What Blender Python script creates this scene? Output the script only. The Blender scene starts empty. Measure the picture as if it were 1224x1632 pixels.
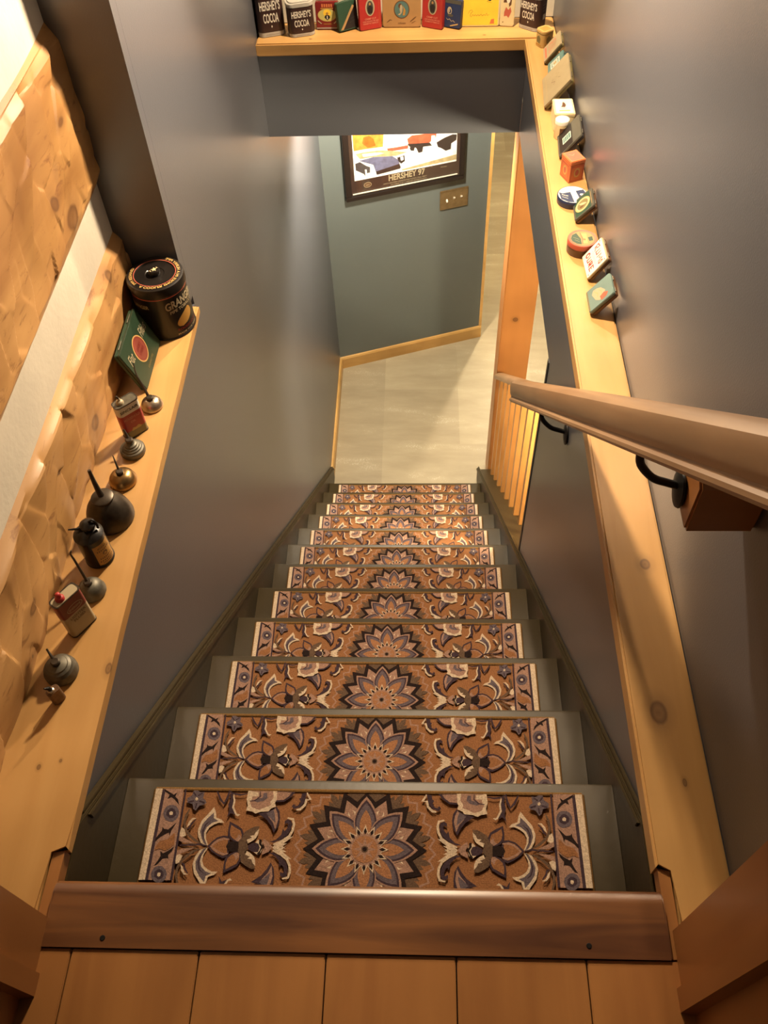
import bpy, bmesh, math, random
from mathutils import Vector, Matrix
R = math.radians
PI = math.pi
random.seed(7)
SC = bpy.context.scene
COL = SC.collection

# ------------------------------------------------------------------ camera
cam_d = bpy.data.cameras.new('camera'); cam = bpy.data.objects.new('camera', cam_d); COL.objects.link(cam)
def cam_axes(p, y, r):
    f = Vector((0, math.cos(p), -math.sin(p))); u = Vector((0, math.sin(p), math.cos(p))); rt = Vector((1, 0, 0))
    Z = Matrix.Rotation(y, 3, 'Z'); f, u, rt = Z @ f, Z @ u, Z @ rt
    return math.cos(r)*rt + math.sin(r)*u, -math.sin(r)*rt + math.cos(r)*u, f
rt, up, fw = cam_axes(.918018, .0708035, -.0561017)
M = Matrix((rt, up, -fw)).transposed().to_4x4(); M.translation = Vector((.08859, -.293985, 1.210572))
cam.matrix_world = M
cam_d.sensor_fit = 'VERTICAL'; cam_d.sensor_height = 32.0; cam_d.lens = 1374.008/1632*32.0
cam_d.clip_start = .02
SC.camera = cam

# ------------------------------------------------------------------ light and exposure
w = bpy.data.worlds.new('world'); SC.world = w; w.use_nodes = True
w.node_tree.nodes['Background'].inputs[0].default_value = (1, .72, .45, 1)
w.node_tree.nodes['Background'].inputs[1].default_value = .008
SC.view_settings.view_transform = 'Standard'; SC.view_settings.look = 'None'
SC.view_settings.exposure = 1.3; SC.view_settings.gamma = 1.0; SC.view_settings.use_curve_mapping = False
def lamp(name, loc, power, color, radius, kind='POINT', size=1.6, target=None, blend=.6):
    d = bpy.data.lights.new(name, kind); d.energy = power; d.color = color; d.shadow_soft_size = radius
    if kind == 'SPOT': d.spot_size = size; d.spot_blend = blend
    o = bpy.data.objects.new(name, d); COL.objects.link(o); o.location = loc
    if target: o.rotation_euler = (Vector(target)-Vector(loc)).to_track_quat('-Z', 'Y').to_euler()
    return o
WARM = (1.0, .77, .52)
WARM2 = (1.0, .82, .54)
lamp('stairwell_lamp', (.05, 1.45, .92), 48, WARM, .04, 'SPOT', R(180), (.05, .75, .42), .22)
lamp('shelf_lamp', (.17, 2.25, .95), 46, WARM, .025, 'SPOT', R(140), (.30, 1.95, 0), .5)
lamp('landing_fill', (.15, -1.1, 2.0), .6, WARM, .15)  # added fill behind the camera, standing in for ambient light of the upper floor
lamp('picture_downlight', (0, 3.22, -.36), 84, (1, .87, .66), .05, 'SPOT', R(165), (-.08, 3.50, -2.5), .5)
lamp('basement_lamp', (.95, 5.3, -.4), 58, WARM2, .06)
lamp('basement_side_lamp', (.84, 1.12, -.41), 66, WARM2, .07)

# ------------------------------------------------------------------ materials
MATS = {}
def nt(m): return m.node_tree.nodes, m.node_tree.links
def mat(name, color, rough=.5, metal=0.0, var=.06, vscale=30, bump=0, bscale=200, coat=0, emit=None, spec=None):
    if name in MATS: return MATS[name]
    m = bpy.data.materials.new(name); m.use_nodes = True; N, L = nt(m); b = N['Principled BSDF']
    b.inputs['Roughness'].default_value = rough; b.inputs['Metallic'].default_value = metal
    if coat: b.inputs['Coat Weight'].default_value = coat; b.inputs['Coat Roughness'].default_value = .15
    if spec is not None: b.inputs['Specular IOR Level'].default_value = spec
    tc = N.new('ShaderNodeTexCoord'); nz = N.new('ShaderNodeTexNoise'); nz.inputs['Scale'].default_value = vscale; nz.inputs['Detail'].default_value = 4
    L.new(tc.outputs['Object'], nz.inputs['Vector'])
    cr = N.new('ShaderNodeValToRGB'); cr.color_ramp.elements[0].position = .3; cr.color_ramp.elements[1].position = .7
    cr.color_ramp.elements[0].color = (*[c*(1-var) for c in color], 1); cr.color_ramp.elements[1].color = (*[min(1, c*(1+var)) for c in color], 1)
    L.new(nz.outputs['Fac'], cr.inputs[0]); L.new(cr.outputs[0], b.inputs['Base Color'])
    if bump:
        n2 = N.new('ShaderNodeTexNoise'); n2.inputs['Scale'].default_value = bscale; n2.inputs['Detail'].default_value = 3
        L.new(tc.outputs['Object'], n2.inputs['Vector'])
        bp = N.new('ShaderNodeBump'); bp.inputs['Strength'].default_value = bump; bp.inputs['Distance'].default_value = .002
        L.new(n2.outputs['Fac'], bp.inputs['Height']); L.new(bp.outputs[0], b.inputs['Normal'])
    if emit: b.inputs['Emission Color'].default_value = (*emit[:3], 1); b.inputs['Emission Strength'].default_value = emit[3]
    MATS[name] = m; return m

def wood(name, c1, c2, axis='Y', scale=9, rough=.38, knots=(), knotcol=(.06, .02, .008), contrast=1.0, seams=None, seed=0.0, blotch=.25, stretch=14, flecks=0):
    m = bpy.data.materials.new(name); m.use_nodes = True; N, L = nt(m); b = N['Principled BSDF']; b.inputs['Roughness'].default_value = rough
    b.inputs['Coat Weight'].default_value = .15; b.inputs['Coat Roughness'].default_value = .25
    tc = N.new('ShaderNodeTexCoord'); mp = N.new('ShaderNodeMapping'); s = [stretch]*3; s['XYZ'.index(axis)] = 1.0
    mp.inputs['Scale'].default_value = s; mp.inputs['Location'].default_value = (seed, seed*1.7, seed*.6)
    L.new(tc.outputs['Object'], mp.inputs['Vector'])
    nz = N.new('ShaderNodeTexNoise'); nz.inputs['Scale'].default_value = scale*.25; nz.inputs['Detail'].default_value = 5; nz.inputs['Distortion'].default_value = .6
    L.new(mp.outputs[0], nz.inputs['Vector'])
    cr = N.new('ShaderNodeValToRGB'); e = cr.color_ramp.elements; e[0].position = .5-.22/contrast; e[1].position = .5+.22/contrast
    e[0].color = (*c2, 1); e[1].color = (*c1, 1); L.new(nz.outputs['Fac'], cr.inputs[0])
    n3 = N.new('ShaderNodeTexNoise'); n3.inputs['Scale'].default_value = 3.5; n3.inputs['Detail'].default_value = 2
    L.new(tc.outputs['Object'], n3.inputs['Vector'])
    mx = N.new('ShaderNodeMix'); mx.data_type = 'RGBA'; mx.blend_type = 'MULTIPLY'; mx.inputs[0].default_value = 1
    r3 = N.new('ShaderNodeValToRGB'); r3.color_ramp.elements[0].position = .35; r3.color_ramp.elements[1].position = .65
    r3.color_ramp.elements[0].color = (1-blotch, 1-blotch*1.1, 1-blotch*1.3, 1); r3.color_ramp.elements[1].color = (1, 1, 1, 1)
    L.new(n3.outputs['Fac'], r3.inputs[0]); L.new(cr.outputs[0], mx.inputs[6]); L.new(r3.outputs[0], mx.inputs[7])
    cur = mx.outputs[2]
    if flecks:      # torn dark grain and chisel marks
        m3 = N.new('ShaderNodeMapping'); m3.inputs['Rotation'].default_value = (.75, 0, 0); m3.inputs['Scale'].default_value = (1, 10, 34); L.new(tc.outputs['Object'], m3.inputs['Vector'])
        nf = N.new('ShaderNodeTexNoise'); nf.inputs['Scale'].default_value = 1.6; nf.inputs['Detail'].default_value = 7; nf.inputs['Roughness'].default_value = .7; nf.inputs['Distortion'].default_value = .8; L.new(m3.outputs[0], nf.inputs['Vector'])
        rf = N.new('ShaderNodeValToRGB'); rf.color_ramp.elements[0].position = .30; rf.color_ramp.elements[0].color = (flecks, flecks, flecks, 1); rf.color_ramp.elements[1].position = .43; rf.color_ramp.elements[1].color = (0, 0, 0, 1)
        L.new(nf.outputs['Fac'], rf.inputs[0]); mf = N.new('ShaderNodeMix'); mf.data_type = 'RGBA'; L.new(rf.outputs[0], mf.inputs[0]); L.new(cur, mf.inputs[6]); mf.inputs[7].default_value = (.14, .05, .016, 1); cur = mf.outputs[2]
    for (kx, ky, kz, kr, ks) in knots:      # centre, radius, stretch along the grain
        sb = N.new('ShaderNodeVectorMath'); sb.operation = 'SUBTRACT'; sb.inputs[1].default_value = (kx, ky, kz); L.new(tc.outputs['Object'], sb.inputs[0])
        ml = N.new('ShaderNodeVectorMath'); ml.operation = 'MULTIPLY'; v = [1/kr]*3; v['XYZ'.index(axis)] = 1/(kr*ks); ml.inputs[1].default_value = v
        L.new(sb.outputs[0], ml.inputs[0])
        ln = N.new('ShaderNodeVectorMath'); ln.operation = 'LENGTH'; L.new(ml.outputs[0], ln.inputs[0])
        ad = N.new('ShaderNodeMath'); ad.operation = 'MULTIPLY_ADD'; L.new(nz.outputs['Fac'], ad.inputs[0]); ad.inputs[1].default_value = .9; L.new(ln.outputs['Value'], ad.inputs[2])
        kr_ = N.new('ShaderNodeValToRGB'); q = kr_.color_ramp.elements; q[0].position = .0; q[0].color = (.85, .85, .85, 1)
        q[1].position = 1.0; q[1].color = (0, 0, 0, 1)
        for p_, c_ in ((.36, .55), (.50, .75), (.60, .22)):
            z_ = kr_.color_ramp.elements.new(p_); z_.color = (c_, c_, c_, 1)
        sc = N.new('ShaderNodeMath'); sc.operation = 'MULTIPLY'; sc.inputs[1].default_value = .48; L.new(ad.outputs[0], sc.inputs[0]); L.new(sc.outputs[0], kr_.inputs[0])
        mk = N.new('ShaderNodeMix'); mk.data_type = 'RGBA'; L.new(kr_.outputs[0], mk.inputs[0]); L.new(cur, mk.inputs[6]); mk.inputs[7].default_value = (*knotcol, 1)
        cur = mk.outputs[2]
    L.new(cur, b.inputs['Base Color'])
    bp = N.new('ShaderNodeBump'); bp.inputs['Strength'].default_value = .15; bp.inputs['Distance'].default_value = .001
    L.new(nz.outputs['Fac'], bp.inputs['Height']); L.new(bp.outputs[0], b.inputs['Normal'])
    MATS[name] = m; return m

def floor_stone():
    m = bpy.data.materials.new('stone_tile'); m.use_nodes = True; N, L = nt(m); b = N['Principled BSDF']; b.inputs['Roughness'].default_value = .42
    tc = N.new('ShaderNodeTexCoord'); mp = N.new('ShaderNodeMapping'); mp.inputs['Scale'].default_value = (1/.45, 1/.45, 1); mp.inputs['Location'].default_value = (.3, .15, 0)
    L.new(tc.outputs['Object'], mp.inputs['Vector'])
    fl = N.new('ShaderNodeVectorMath'); fl.operation = 'FLOOR'; L.new(mp.outputs[0], fl.inputs[0])
    wn = N.new('ShaderNodeTexWhiteNoise'); wn.noise_dimensions = '3D'; L.new(fl.outputs[0], wn.inputs['Vector'])
    r1 = N.new('ShaderNodeValToRGB'); r1.color_ramp.elements[0].color = (.30, .25, .165, 1); r1.color_ramp.elements[1].color = (.40, .34, .225, 1)
    L.new(wn.outputs['Value'], r1.inputs[0])
    m2 = N.new('ShaderNodeMapping'); m2.inputs['Rotation'].default_value = (0, 0, .9); m2.inputs['Scale'].default_value = (2.2, 9, 1); L.new(tc.outputs['Object'], m2.inputs['Vector'])
    nz = N.new('ShaderNodeTexNoise'); nz.inputs['Scale'].default_value = 1.1; nz.inputs['Detail'].default_value = 8; nz.inputs['Roughness'].default_value = .65; L.new(m2.outputs[0], nz.inputs['Vector'])
    r2 = N.new('ShaderNodeValToRGB'); r2.color_ramp.elements[0].position = .3; r2.color_ramp.elements[1].position = .7
    r2.color_ramp.elements[0].color = (.8, .77, .74, 1); r2.color_ramp.elements[1].color = (1.08, 1.08, 1.08, 1); L.new(nz.outputs['Fac'], r2.inputs[0])
    mx = N.new('ShaderNodeMix'); mx.data_type = 'RGBA'; mx.blend_type = 'MULTIPLY'; mx.inputs[0].default_value = 1
    L.new(r1.outputs[0], mx.inputs[6]); L.new(r2.outputs[0], mx.inputs[7])
    sp = N.new('ShaderNodeTexNoise'); sp.inputs['Scale'].default_value = 55; sp.inputs['Detail'].default_value = 2; L.new(m2.outputs[0], sp.inputs['Vector'])
    mu = N.new('ShaderNodeMath'); mu.operation = 'MULTIPLY'; L.new(sp.outputs['Fac'], mu.inputs[0]); L.new(nz.outputs['Fac'], mu.inputs[1])
    r4 = N.new('ShaderNodeValToRGB'); r4.color_ramp.elements[0].position = .385; r4.color_ramp.elements[1].position = .42; L.new(mu.outputs[0], r4.inputs[0])
    m4 = N.new('ShaderNodeMix'); m4.data_type = 'RGBA'; L.new(r4.outputs[0], m4.inputs[0]); L.new(mx.outputs[2], m4.inputs[6]); m4.inputs[7].default_value = (.62, .55, .45, 1)
    L.new(m4.outputs[2], b.inputs['Base Color'])
    return m

PAINT = mat('slate_paint', (.069, .072, .085), .33, var=.03, vscale=3, bump=.12, bscale=320, spec=.95)
CHINK = mat('chinking_plaster', (.50, .46, .38), .8, var=.06, vscale=12, bump=.4, bscale=90)
CREAM = mat('cream_plaster', (.62, .56, .44), .7, var=.03)
OLIVE = mat('olive_gloss_paint', (.032, .0215, .0070), .42, var=.08, vscale=12, bump=.15, bscale=60, spec=.3)
SAGE = mat('sage_grey_paint', (.098, .117, .116), .45, var=.03, vscale=3, bump=.12, bscale=320, spec=.8)
BLACK = mat('black_paint', (.012, .011, .010), .5)
PINE = (.56, .33, .12); PINE2 = (.45, .24, .075)
LEDGE_R = wood('ledge_pine_right', PINE, PINE2, 'Y', 6, .42, knots=[(.440, .255, 0, .017, 1.5), (.462, .520, 0, .012, 1.3), (.46, .15, 0, .004, 2.), (.455, .82, 0, .004, 1.5)], seed=1.2)
LEDGE_L = wood('ledge_pine_left', PINE, PINE2, 'Y', 6, .42, knots=[(-.47, .16, 0, .004, 1.4), (-.44, .17, 0, .003, 1.3), (-.402, .32, 0, .007, 2)], seed=4.4)
LEDGE_B = wood('ledge_pine_back', PINE, PINE2, 'X', 6, .42, knots=[(-.25, 2.45, 0, .004, 1.4), (.28, 2.45, 0, .004, 1.3)], seed=2.2)
PLANK = wood('plank_pine', (.38, .17, .05), (.29, .12, .034), 'Y', 5, .4, seed=7.1, contrast=1.4)
THRESH = wood('threshold_fir', (.21, .085, .026), (.085, .030, .011), 'X', 8, .38, seed=3.3, contrast=1.6, blotch=.35)
CASING = wood('casing_pine', (.34, .145, .045), (.26, .10, .03), 'Z', 5, .4, seed=5.5)
POST = wood('post_fir', (.52, .22, .06), (.46, .185, .05), 'Z', 5, .42, knots=[(.518, 2.80, -1.40, .016, 1.0), (.458, 2.86, -1.42, .012, 1.2), (.485, 2.80, -2.02, .009, 1.0)], seed=6.6, contrast=.8)
BALU = wood('baluster_fir', (.52, .25, .075), (.44, .20, .055), 'Z', 6, .4, seed=8.8)
RAIL = wood('handrail_oak', (.29, .175, .09), (.22, .12, .055), 'Y', 9, .42, seed=9.9, contrast=1.2, stretch=24)
BLOCK = wood('block_pine', (.42, .18, .055), (.33, .13, .035), 'X', 5, .4, seed=2.9)
BASEB = wood('baseboard_pine', (.60, .36, .12), (.52, .29, .085), 'X', 5, .4, seed=11.)
LOG = wood('hewn_log', (.62, .36, .14), (.38, .19, .065), 'Y', 7, .5, knots=[(-.515, .80, .05, .022, 1.2), (-.515, 1.02, .34, .03, 1.3), (-.515, .39, .07, .012, 2.2), (-.515, .62, .02, .007, 1), (-.515, .97, .40, .02, 1), (-.515, .70, .10, .006, 1), (-.515, 1.08, .17, .02, 1), (-.515, 1.10, .47, .012, 2.4), (-.515, .33, .02, .006, 1)], seed=13., contrast=1.25, blotch=.45, stretch=8, flecks=.8)
STONE = floor_stone()
IRON = mat('black_iron', (.015, .014, .014), .45, .6)
DKTIN = mat('dark_tin_plate', (.062, .050, .038), .40, .7, var=.3, vscale=60)
GREYTIN = mat('galvanised_tin', (.11, .10, .075), .5, .5, var=.3, vscale=80)
BRASS = mat('aged_brass', (.30, .19, .08), .3, .9, var=.3, vscale=50)
SILVER = mat('tarnished_silver', (.40, .33, .25), .3, .9, var=.25, vscale=70)
BLKTIN = mat('black_lacquer_tin', (.009, .007, .006), .34, .0, coat=.12, spec=.35)
PAINTS = {}
def col(name, c, rough=.42, **k): 
    PAINTS[name] = mat('enamel_'+name, c, rough, **k); return PAINTS[name]
for n_, c_ in dict(cocoa=(.032, .014, .012), white=(.64, .60, .50), greytin=(.36, .34, .30), black=(.012, .010, .010), darkgreen=(.018, .050, .028), red=(.34, .022, .02),
                   tan=(.33, .19, .075), teal=(.075, .15, .14), navy=(.014, .025, .07), yellow=(.80, .52, .045), cream=(.58, .48, .27), gold=(.46, .30, .10), orange=(.52, .15, .05),
                   brick=(.42, .085, .045), brown=(.10, .045, .02), green=(.035, .075, .035), pink=(.60, .22, .15), lime=(.46, .42, .13), olive=(.16, .13, .05), greygreen=(.060, .058, .045), deepgreen=(.014, .034, .017), rust=(.20, .045, .03),
                   bone=(.36, .30, .19), parchment=(.27, .22, .13), maroon=(.16, .012, .012), dustyteal=(.13, .19, .17), ochre=(.38, .20, .04), fadedred=(.42, .10, .06), paleteal=(.40, .50, .42)).items(): col(n_, c_)
C_ = PAINTS

# ------------------------------------------------------------------ mesh helpers
def link(name, me, mats, parent=None, loc=None):
    o = bpy.data.objects.new(name, me); COL.objects.link(o)
    for m in (mats if isinstance(mats, (list, tuple)) else [mats]): me.materials.append(m)
    if parent: o.parent = parent
    if loc: o.location = loc
    return o
def fin(name, bm, mats, parent=None, smooth=False, loc=None, recalc=True):
    if recalc: bmesh.ops.recalc_face_normals(bm, faces=bm.faces)
    me = bpy.data.meshes.new(name); bm.to_mesh(me); bm.free()
    if smooth:
        for p in me.polygons: p.use_smooth = True
        me.set_sharp_from_angle(angle=R(smooth if smooth is not True else 35))
    return link(name, me, mats, parent, loc)
def tag(o, label=None, cat=None, group=None, kind=None):
    if label: o['label'] = label
    if cat: o['category'] = cat
    if group: o['group'] = group
    if kind: o['kind'] = kind
    return o
def empty(name, loc=(0, 0, 0), rot=(0, 0, 0), label=None, cat=None, group=None):
    o = bpy.data.objects.new(name, None); COL.objects.link(o); o.location = loc; o.rotation_euler = rot; o.empty_display_size = .02
    return tag(o, label, cat, group)
def MAP(axis, a, b, c):   # (a,b) in-plane, c along the axis
    return {'z': (a, b, c), 'y': (a, c, b), 'x': (c, a, b)}[axis]
def prism(bm, pts, lo, hi, axis='z', mi=0, bev=0):
    v0 = [bm.verts.new(MAP(axis, p[0], p[1], lo)) for p in pts]; v1 = [bm.verts.new(MAP(axis, p[0], p[1], hi)) for p in pts]
    n = len(pts); fs = [bm.faces.new(v0), bm.faces.new(v1)]
    for i in range(n): fs.append(bm.faces.new((v0[i], v0[(i+1) % n], v1[(i+1) % n], v1[i])))
    for f in fs: f.material_index = mi
    if bev:
        es = [e for f in fs[:2] for e in f.edges]
        r = bmesh.ops.bevel(bm, geom=es, offset=bev, segments=2, affect='EDGES', clamp_overlap=True)
        for f in r['faces']: f.material_index = mi
    return fs
def box(bm, x0, x1, y0, y1, z0, z1, mi=0, bev=0):
    fs = prism(bm, [(x0, y0), (x1, y0), (x1, y1), (x0, y1)], z0, z1, 'z', mi)
    if bev:
        es = list({e for f in fs for e in f.edges})
        r = bmesh.ops.bevel(bm, geom=es, offset=bev, segments=2, affect='EDGES', clamp_overlap=True)
        for f in r['faces']: f.material_index = mi
def boxo(name, x0, x1, y0, y1, z0, z1, m, parent=None, bev=0, loc=None):
    bm = bmesh.new(); box(bm, x0, x1, y0, y1, z0, z1, 0, bev); return fin(name, bm, m, parent, loc=loc)
def rrect(w_, h_, r, n=4, x0=0, y0=0):
    o = []
    for cx, cy, a in ((w_/2-r, h_/2-r, 0), (-w_/2+r, h_/2-r, 90), (-w_/2+r, -h_/2+r, 180), (w_/2-r, -h_/2+r, 270)):
        for i in range(n+1):
            t = R(a+90*i/n); o.append((x0+cx+r*math.cos(t), y0+cy+r*math.sin(t)))
    return o
def lathe(bm, prof, seg=40, cx=0, cy=0, mi=0):
    rings = []
    for r, z in prof:
        rings.append([bm.verts.new((cx+r*math.cos(2*PI*i/seg), cy+r*math.sin(2*PI*i/seg), z)) for i in range(seg)] if r > 1e-6 else [bm.verts.new((cx, cy, z))])
    for a, b in zip(rings, rings[1:]):
        for i in range(seg):
            j = (i+1) % seg
            if len(a) == 1 and len(b) == 1: continue
            if len(a) == 1: f = bm.faces.new((a[0], b[i], b[j]))
            elif len(b) == 1: f = bm.faces.new((a[i], a[j], b[0]))
            else: f = bm.faces.new((a[i], a[j], b[j], b[i]))
            f.material_index = mi; f.normal_update()
def tube(bm, pts, rad, seg=10, mi=0):
    P = [Vector(p) for p in pts]; rad = rad if isinstance(rad, (list, tuple)) else [rad]*len(P); rings = []; prev = None
    for i, p in enumerate(P):
        d = (P[min(i+1, len(P)-1)]-P[max(i-1, 0)]).normalized()
        if prev is None: a = d.orthogonal().normalized()
        else: a = (prev-d*prev.dot(d)).normalized()
        prev = a; b = d.cross(a)
        rings.append([bm.verts.new(p+(a*math.cos(2*PI*k/seg)+b*math.sin(2*PI*k/seg))*rad[i]) for k in range(seg)])
    for a, b in zip(rings, rings[1:]):
        for k in range(seg): bm.faces.new((a[k], a[(k+1) % seg], b[(k+1) % seg], b[k])).material_index = mi
    for r in (rings[0], rings[-1]): bm.faces.new(r).material_index = mi
def smooth_path(pts, n=6):
    P = [Vector(p) for p in pts]; o = []
    for i in range(len(P)-1):
        p0, p1, p2, p3 = P[max(i-1, 0)], P[i], P[i+1], P[min(i+2, len(P)-1)]
        for k in range(n):
            t = k/n; o.append(.5*((2*p1)+(p2-p0)*t+(2*p0-5*p1+4*p2-p3)*t*t+(3*p1-p0-3*p2+p3)*t**3))
    o.append(P[-1]); return o
def ell(cx, cy, rx, ry, n=28): return [(cx+rx*math.cos(2*PI*i/n), cy+ry*math.sin(2*PI*i/n)) for i in range(n)]
def ribbon(pts, w_):
    P = [Vector((p[0], p[1])) for p in pts]; l, r = [], []
    for i, p in enumerate(P):
        d = (P[min(i+1, len(P)-1)]-P[max(i-1, 0)]); d = d.normalized() if d.length > 0 else Vector((1, 0)); n = Vector((-d.y, d.x))
        k = w_/2*(.55 if i in (0, len(P)-1) else 1); l.append(tuple(p+n*k)); r.append(tuple(p-n*k))
    return l+r[::-1]
TXT = {}
def text_mesh(s, bold=.0, shear=0.0):
    k = (s, bold, shear)
    if k in TXT: return TXT[k]
    c = bpy.data.curves.new('txt', 'FONT'); c.body = s; c.size = 1; c.offset = bold; c.shear = shear; c.resolution_u = 3
    o = bpy.data.objects.new('txt', c); COL.objects.link(o); bpy.context.view_layer.update()
    me = bpy.data.meshes.new_from_object(o.evaluated_get(bpy.context.evaluated_depsgraph_get()))
    bpy.data.objects.remove(o)
    vs = [v.co.copy() for v in me.vertices]; fs = [tuple(p.vertices) for p in me.polygons]; bpy.data.meshes.remove(me)
    x0 = min(v.x for v in vs); x1 = max(v.x for v in vs); y0 = min(v.y for v in vs); y1 = max(v.y for v in vs)
    TXT[k] = ([((v.x-x0)/(x1-x0)-.5, (v.y-y0)/(y1-y0)-.5) for v in vs], fs); return TXT[k]
def put_flat(bm, pts, faces, f3, mi):
    vs = [bm.verts.new(f3(*p)) for p in pts]
    for f in faces:
        try: bm.faces.new([vs[i] for i in f]).material_index = mi
        except ValueError: pass
def add_text(bm, s, cx, cy, w_, h_, f3, mi=0, bold=.0, shear=0.0, ang=0.0):
    pts, fs = text_mesh(s, bold, shear); ca, sa = math.cos(ang), math.sin(ang)
    put_flat(bm, [(cx+px*w_*ca-py*h_*sa, cy+px*w_*sa+py*h_*ca) for px, py in pts], fs, f3, mi)
def add_arc_text(bm, s, a0, a1, rad, h_, zf, mi=0, flip=False):
    pts, fs = text_mesh(s, .02)
    def f3(px, py):
        a = a0+(a1-a0)*(px+.5); r = rad+(py*h_)*(-1 if flip else 1); return zf(r*math.cos(a), r*math.sin(a))
    put_flat(bm, pts, fs, f3, mi)
def add_poly(bm, pts, f3, mi):
    vs = [bm.verts.new(f3(*p)) for p in pts]
    try: f = bm.faces.new(vs)
    except ValueError: return
    f.material_index = mi; f.normal_update()
    if len(pts) > 4: bmesh.ops.triangulate(bm, faces=[f], ngon_method='EAR_CLIP')
# ================================================================== the setting
FL = -2.561; SL = .8995   # basement floor, slope of the stairs
RUN = .218997; RISE = .197
def struct(name, pts, lo, hi, axis, m, bev=0):
    bm = bmesh.new(); prism(bm, pts, lo, hi, axis, 0, bev); bm.normal_update(); bmesh.ops.triangulate(bm, faces=[f for f in bm.faces if len(f.verts) > 4], ngon_method='EAR_CLIP')
    o = fin(name, bm, m); o['kind'] = 'structure'; return o
WX = .412; LX = -.417
struct('floor_basement', [(-.6, -1.2), (4.2, -1.2), (4.2, 9), (-.6, 9)], FL-.05, FL, 'z', STONE)
struct('wall_left_lower', [(-.3, -.022), (1.231, -.022), (1.231, 2.2), (3.78, 2.2), (3.78, FL), (-.3, FL)], LX-.10, LX, 'x', PAINT)
struct('wall_left_return', [(LX, 0), (LX, 2.2), (LX-.35, 2.2), (LX-.35, 0)], 1.2, 1.2305, 'y', PAINT)
struct('wall_right_lower', [(-.3, -.039), (2.43, -.039), (2.43, -.305), (1.335, -.305), (1.335, -1.335*SL+.045), (2.8, -2.8*SL+.045), (2.8, FL), (-.3, FL)], WX, WX+.115, 'x', PAINT)
struct('wall_right', [(-.042, 0), (2.70, 0), (2.70, 2.2), (-.028, 2.2)], .497, .56, 'x', PAINT)
struct('wall_header', [(LX, -.039), (WX, -.039), (WX, -.302), (LX, -.302)], 2.4335, 2.62, 'y', PAINT)
struct('wall_back', [(-.417, 0), (.5, 0), (.5, 2.2), (-.417, 2.2)], 2.565, 2.62, 'y', CREAM)
struct('ceiling', [(-.8, -.4), (1.3, -.4), (1.3, 2.62), (-.8, 2.62)], 2.2, 2.25, 'z', PAINT)
struct('ceiling_basement', [(.528, -1.2), (4.2, -1.2), (4.2, 9), (-.52, 9), (-.52, 2.625), (.528, 2.625)], -.302, -.25, 'z', CREAM)
struct('wall_basement_right', [(-1.2, FL), (9, FL), (9, -.302), (-1.2, -.302)], 4.2, 4.25, 'x', PAINT)
struct('wall_basement_back', [(-.5, FL), (4.2, FL), (4.2, -.302), (-.5, -.302)], 9, 9.05, 'y', PAINT)
struct('wall_basement_near', [(.53, FL), (4.2, FL), (4.2, -.302), (.53, -.302)], -1.25, -1.2, 'y', PAINT)
# angled far wall and its return
C1 = Vector((-.424, 3.731)); C2 = Vector((.458, 4.022)); E1 = (C2-C1).normalized(); N1 = Vector((-E1.y, E1.x))
D2 = Vector((.05, .99)).normalized()
P_ = [C1-E1*.1, C2, C2+D2*2.6, C2+D2*2.6-Vector((.12, 0)), C2+N1*.12-E1*.12, C1+N1*.12-E1*.1]
struct('wall_far', [tuple(p) for p in P_], FL, -.302, 'z', SAGE)
# baseboards with a rounded top, and the corner trim of the far wall
def baseboard(name, a, b, n, h=.085, t=.014):
    a, b, n = Vector(a), Vector(b), Vector(n)
    prof = [(0, 0), (t, 0), (t, h-.012), (t*.6, h-.002), (0, h)]
    bm = bmesh.new()
    v = [[bm.verts.new((p.x+n.x*q, p.y+n.y*q, FL+z)) for q, z in prof] for p in (a, b)]
    k = len(prof)
    for i in range(k): bm.faces.new((v[0][i], v[0][(i+1) % k], v[1][(i+1) % k], v[1][i]))
    bm.faces.new(v[0]); bm.faces.new(v[1]); o = fin(name, bm, BASEB); o['kind'] = 'structure'; return o
baseboard('baseboard_far', C1-E1*.005, C2+E1*.012, -N1)
baseboard('baseboard_left', (LX, 2.83), (LX, 3.735), (1, 0))
struct('trim_1', [(C2.x-.001, C2.y-.004), (C2.x+.016, C2.y-.004), (C2.x+.018, C2.y+.03), (C2.x-.001, C2.y+.03)], FL, -.302, 'z', BASEB)
struct('trim_2', [(1.3355, -.305), (1.352, -.305), (1.352, -1.18), (1.3355, -1.165)], WX-.002, WX+.1, 'x', BLACK)

# ledges -----------------------------------------------------------------
def ledge(name, pts, z0, m, label, axis='z'):
    bm = bmesh.new(); prism(bm, pts, z0, 0, 'z', 0, .004); o = fin(name, bm, m, smooth=40)
    return tag(o, label, 'ledge')
ledge('wall_ledge', [(.401, .035), (.401, 2.422), (.4965, 2.422), (.4965, -.042), (.420, -.042), (.424, .035)], -.038, LEDGE_R, 'long pine ledge along the right wall, holding the row of small tins')
lp = [(-.398, .045)]
rr = random.Random(3)
for y in [.10+.05*i for i in range(22)]: lp.append((-.398+rr.uniform(-.0005, .0005), y))
lp += [(-.398, 1.198), (-.60, 1.198), (-.60, -.042), (-.420, -.042), (-.424, .045)]
ledge('wall_ledge', lp, -.022, LEDGE_L, 'wide pine ledge below the hewn log wall, holding old oil cans')
ledge('wall_ledge', [(-.4165, 2.4225), (.4965, 2.4225), (.4965, 2.564), (-.4165, 2.564)], -.038, LEDGE_B, 'short pine shelf across the end of the stairwell, holding cocoa and tobacco tins')
boxo('ledge_support', -.4195, -.4035, -.075, .0449, -.0295, -.006, PLANK)
tag(bpy.data.objects['ledge_support'], 'brown wooden filler block beside the landing under the end of the left ledge', 'wood block')
o = boxo('ledge_support', .4040, .4195, -.075, .0345, -.0295, -.006, PLANK); tag(o, 'brown wooden filler block beside the landing under the end of the right ledge', 'wood block')

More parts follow.
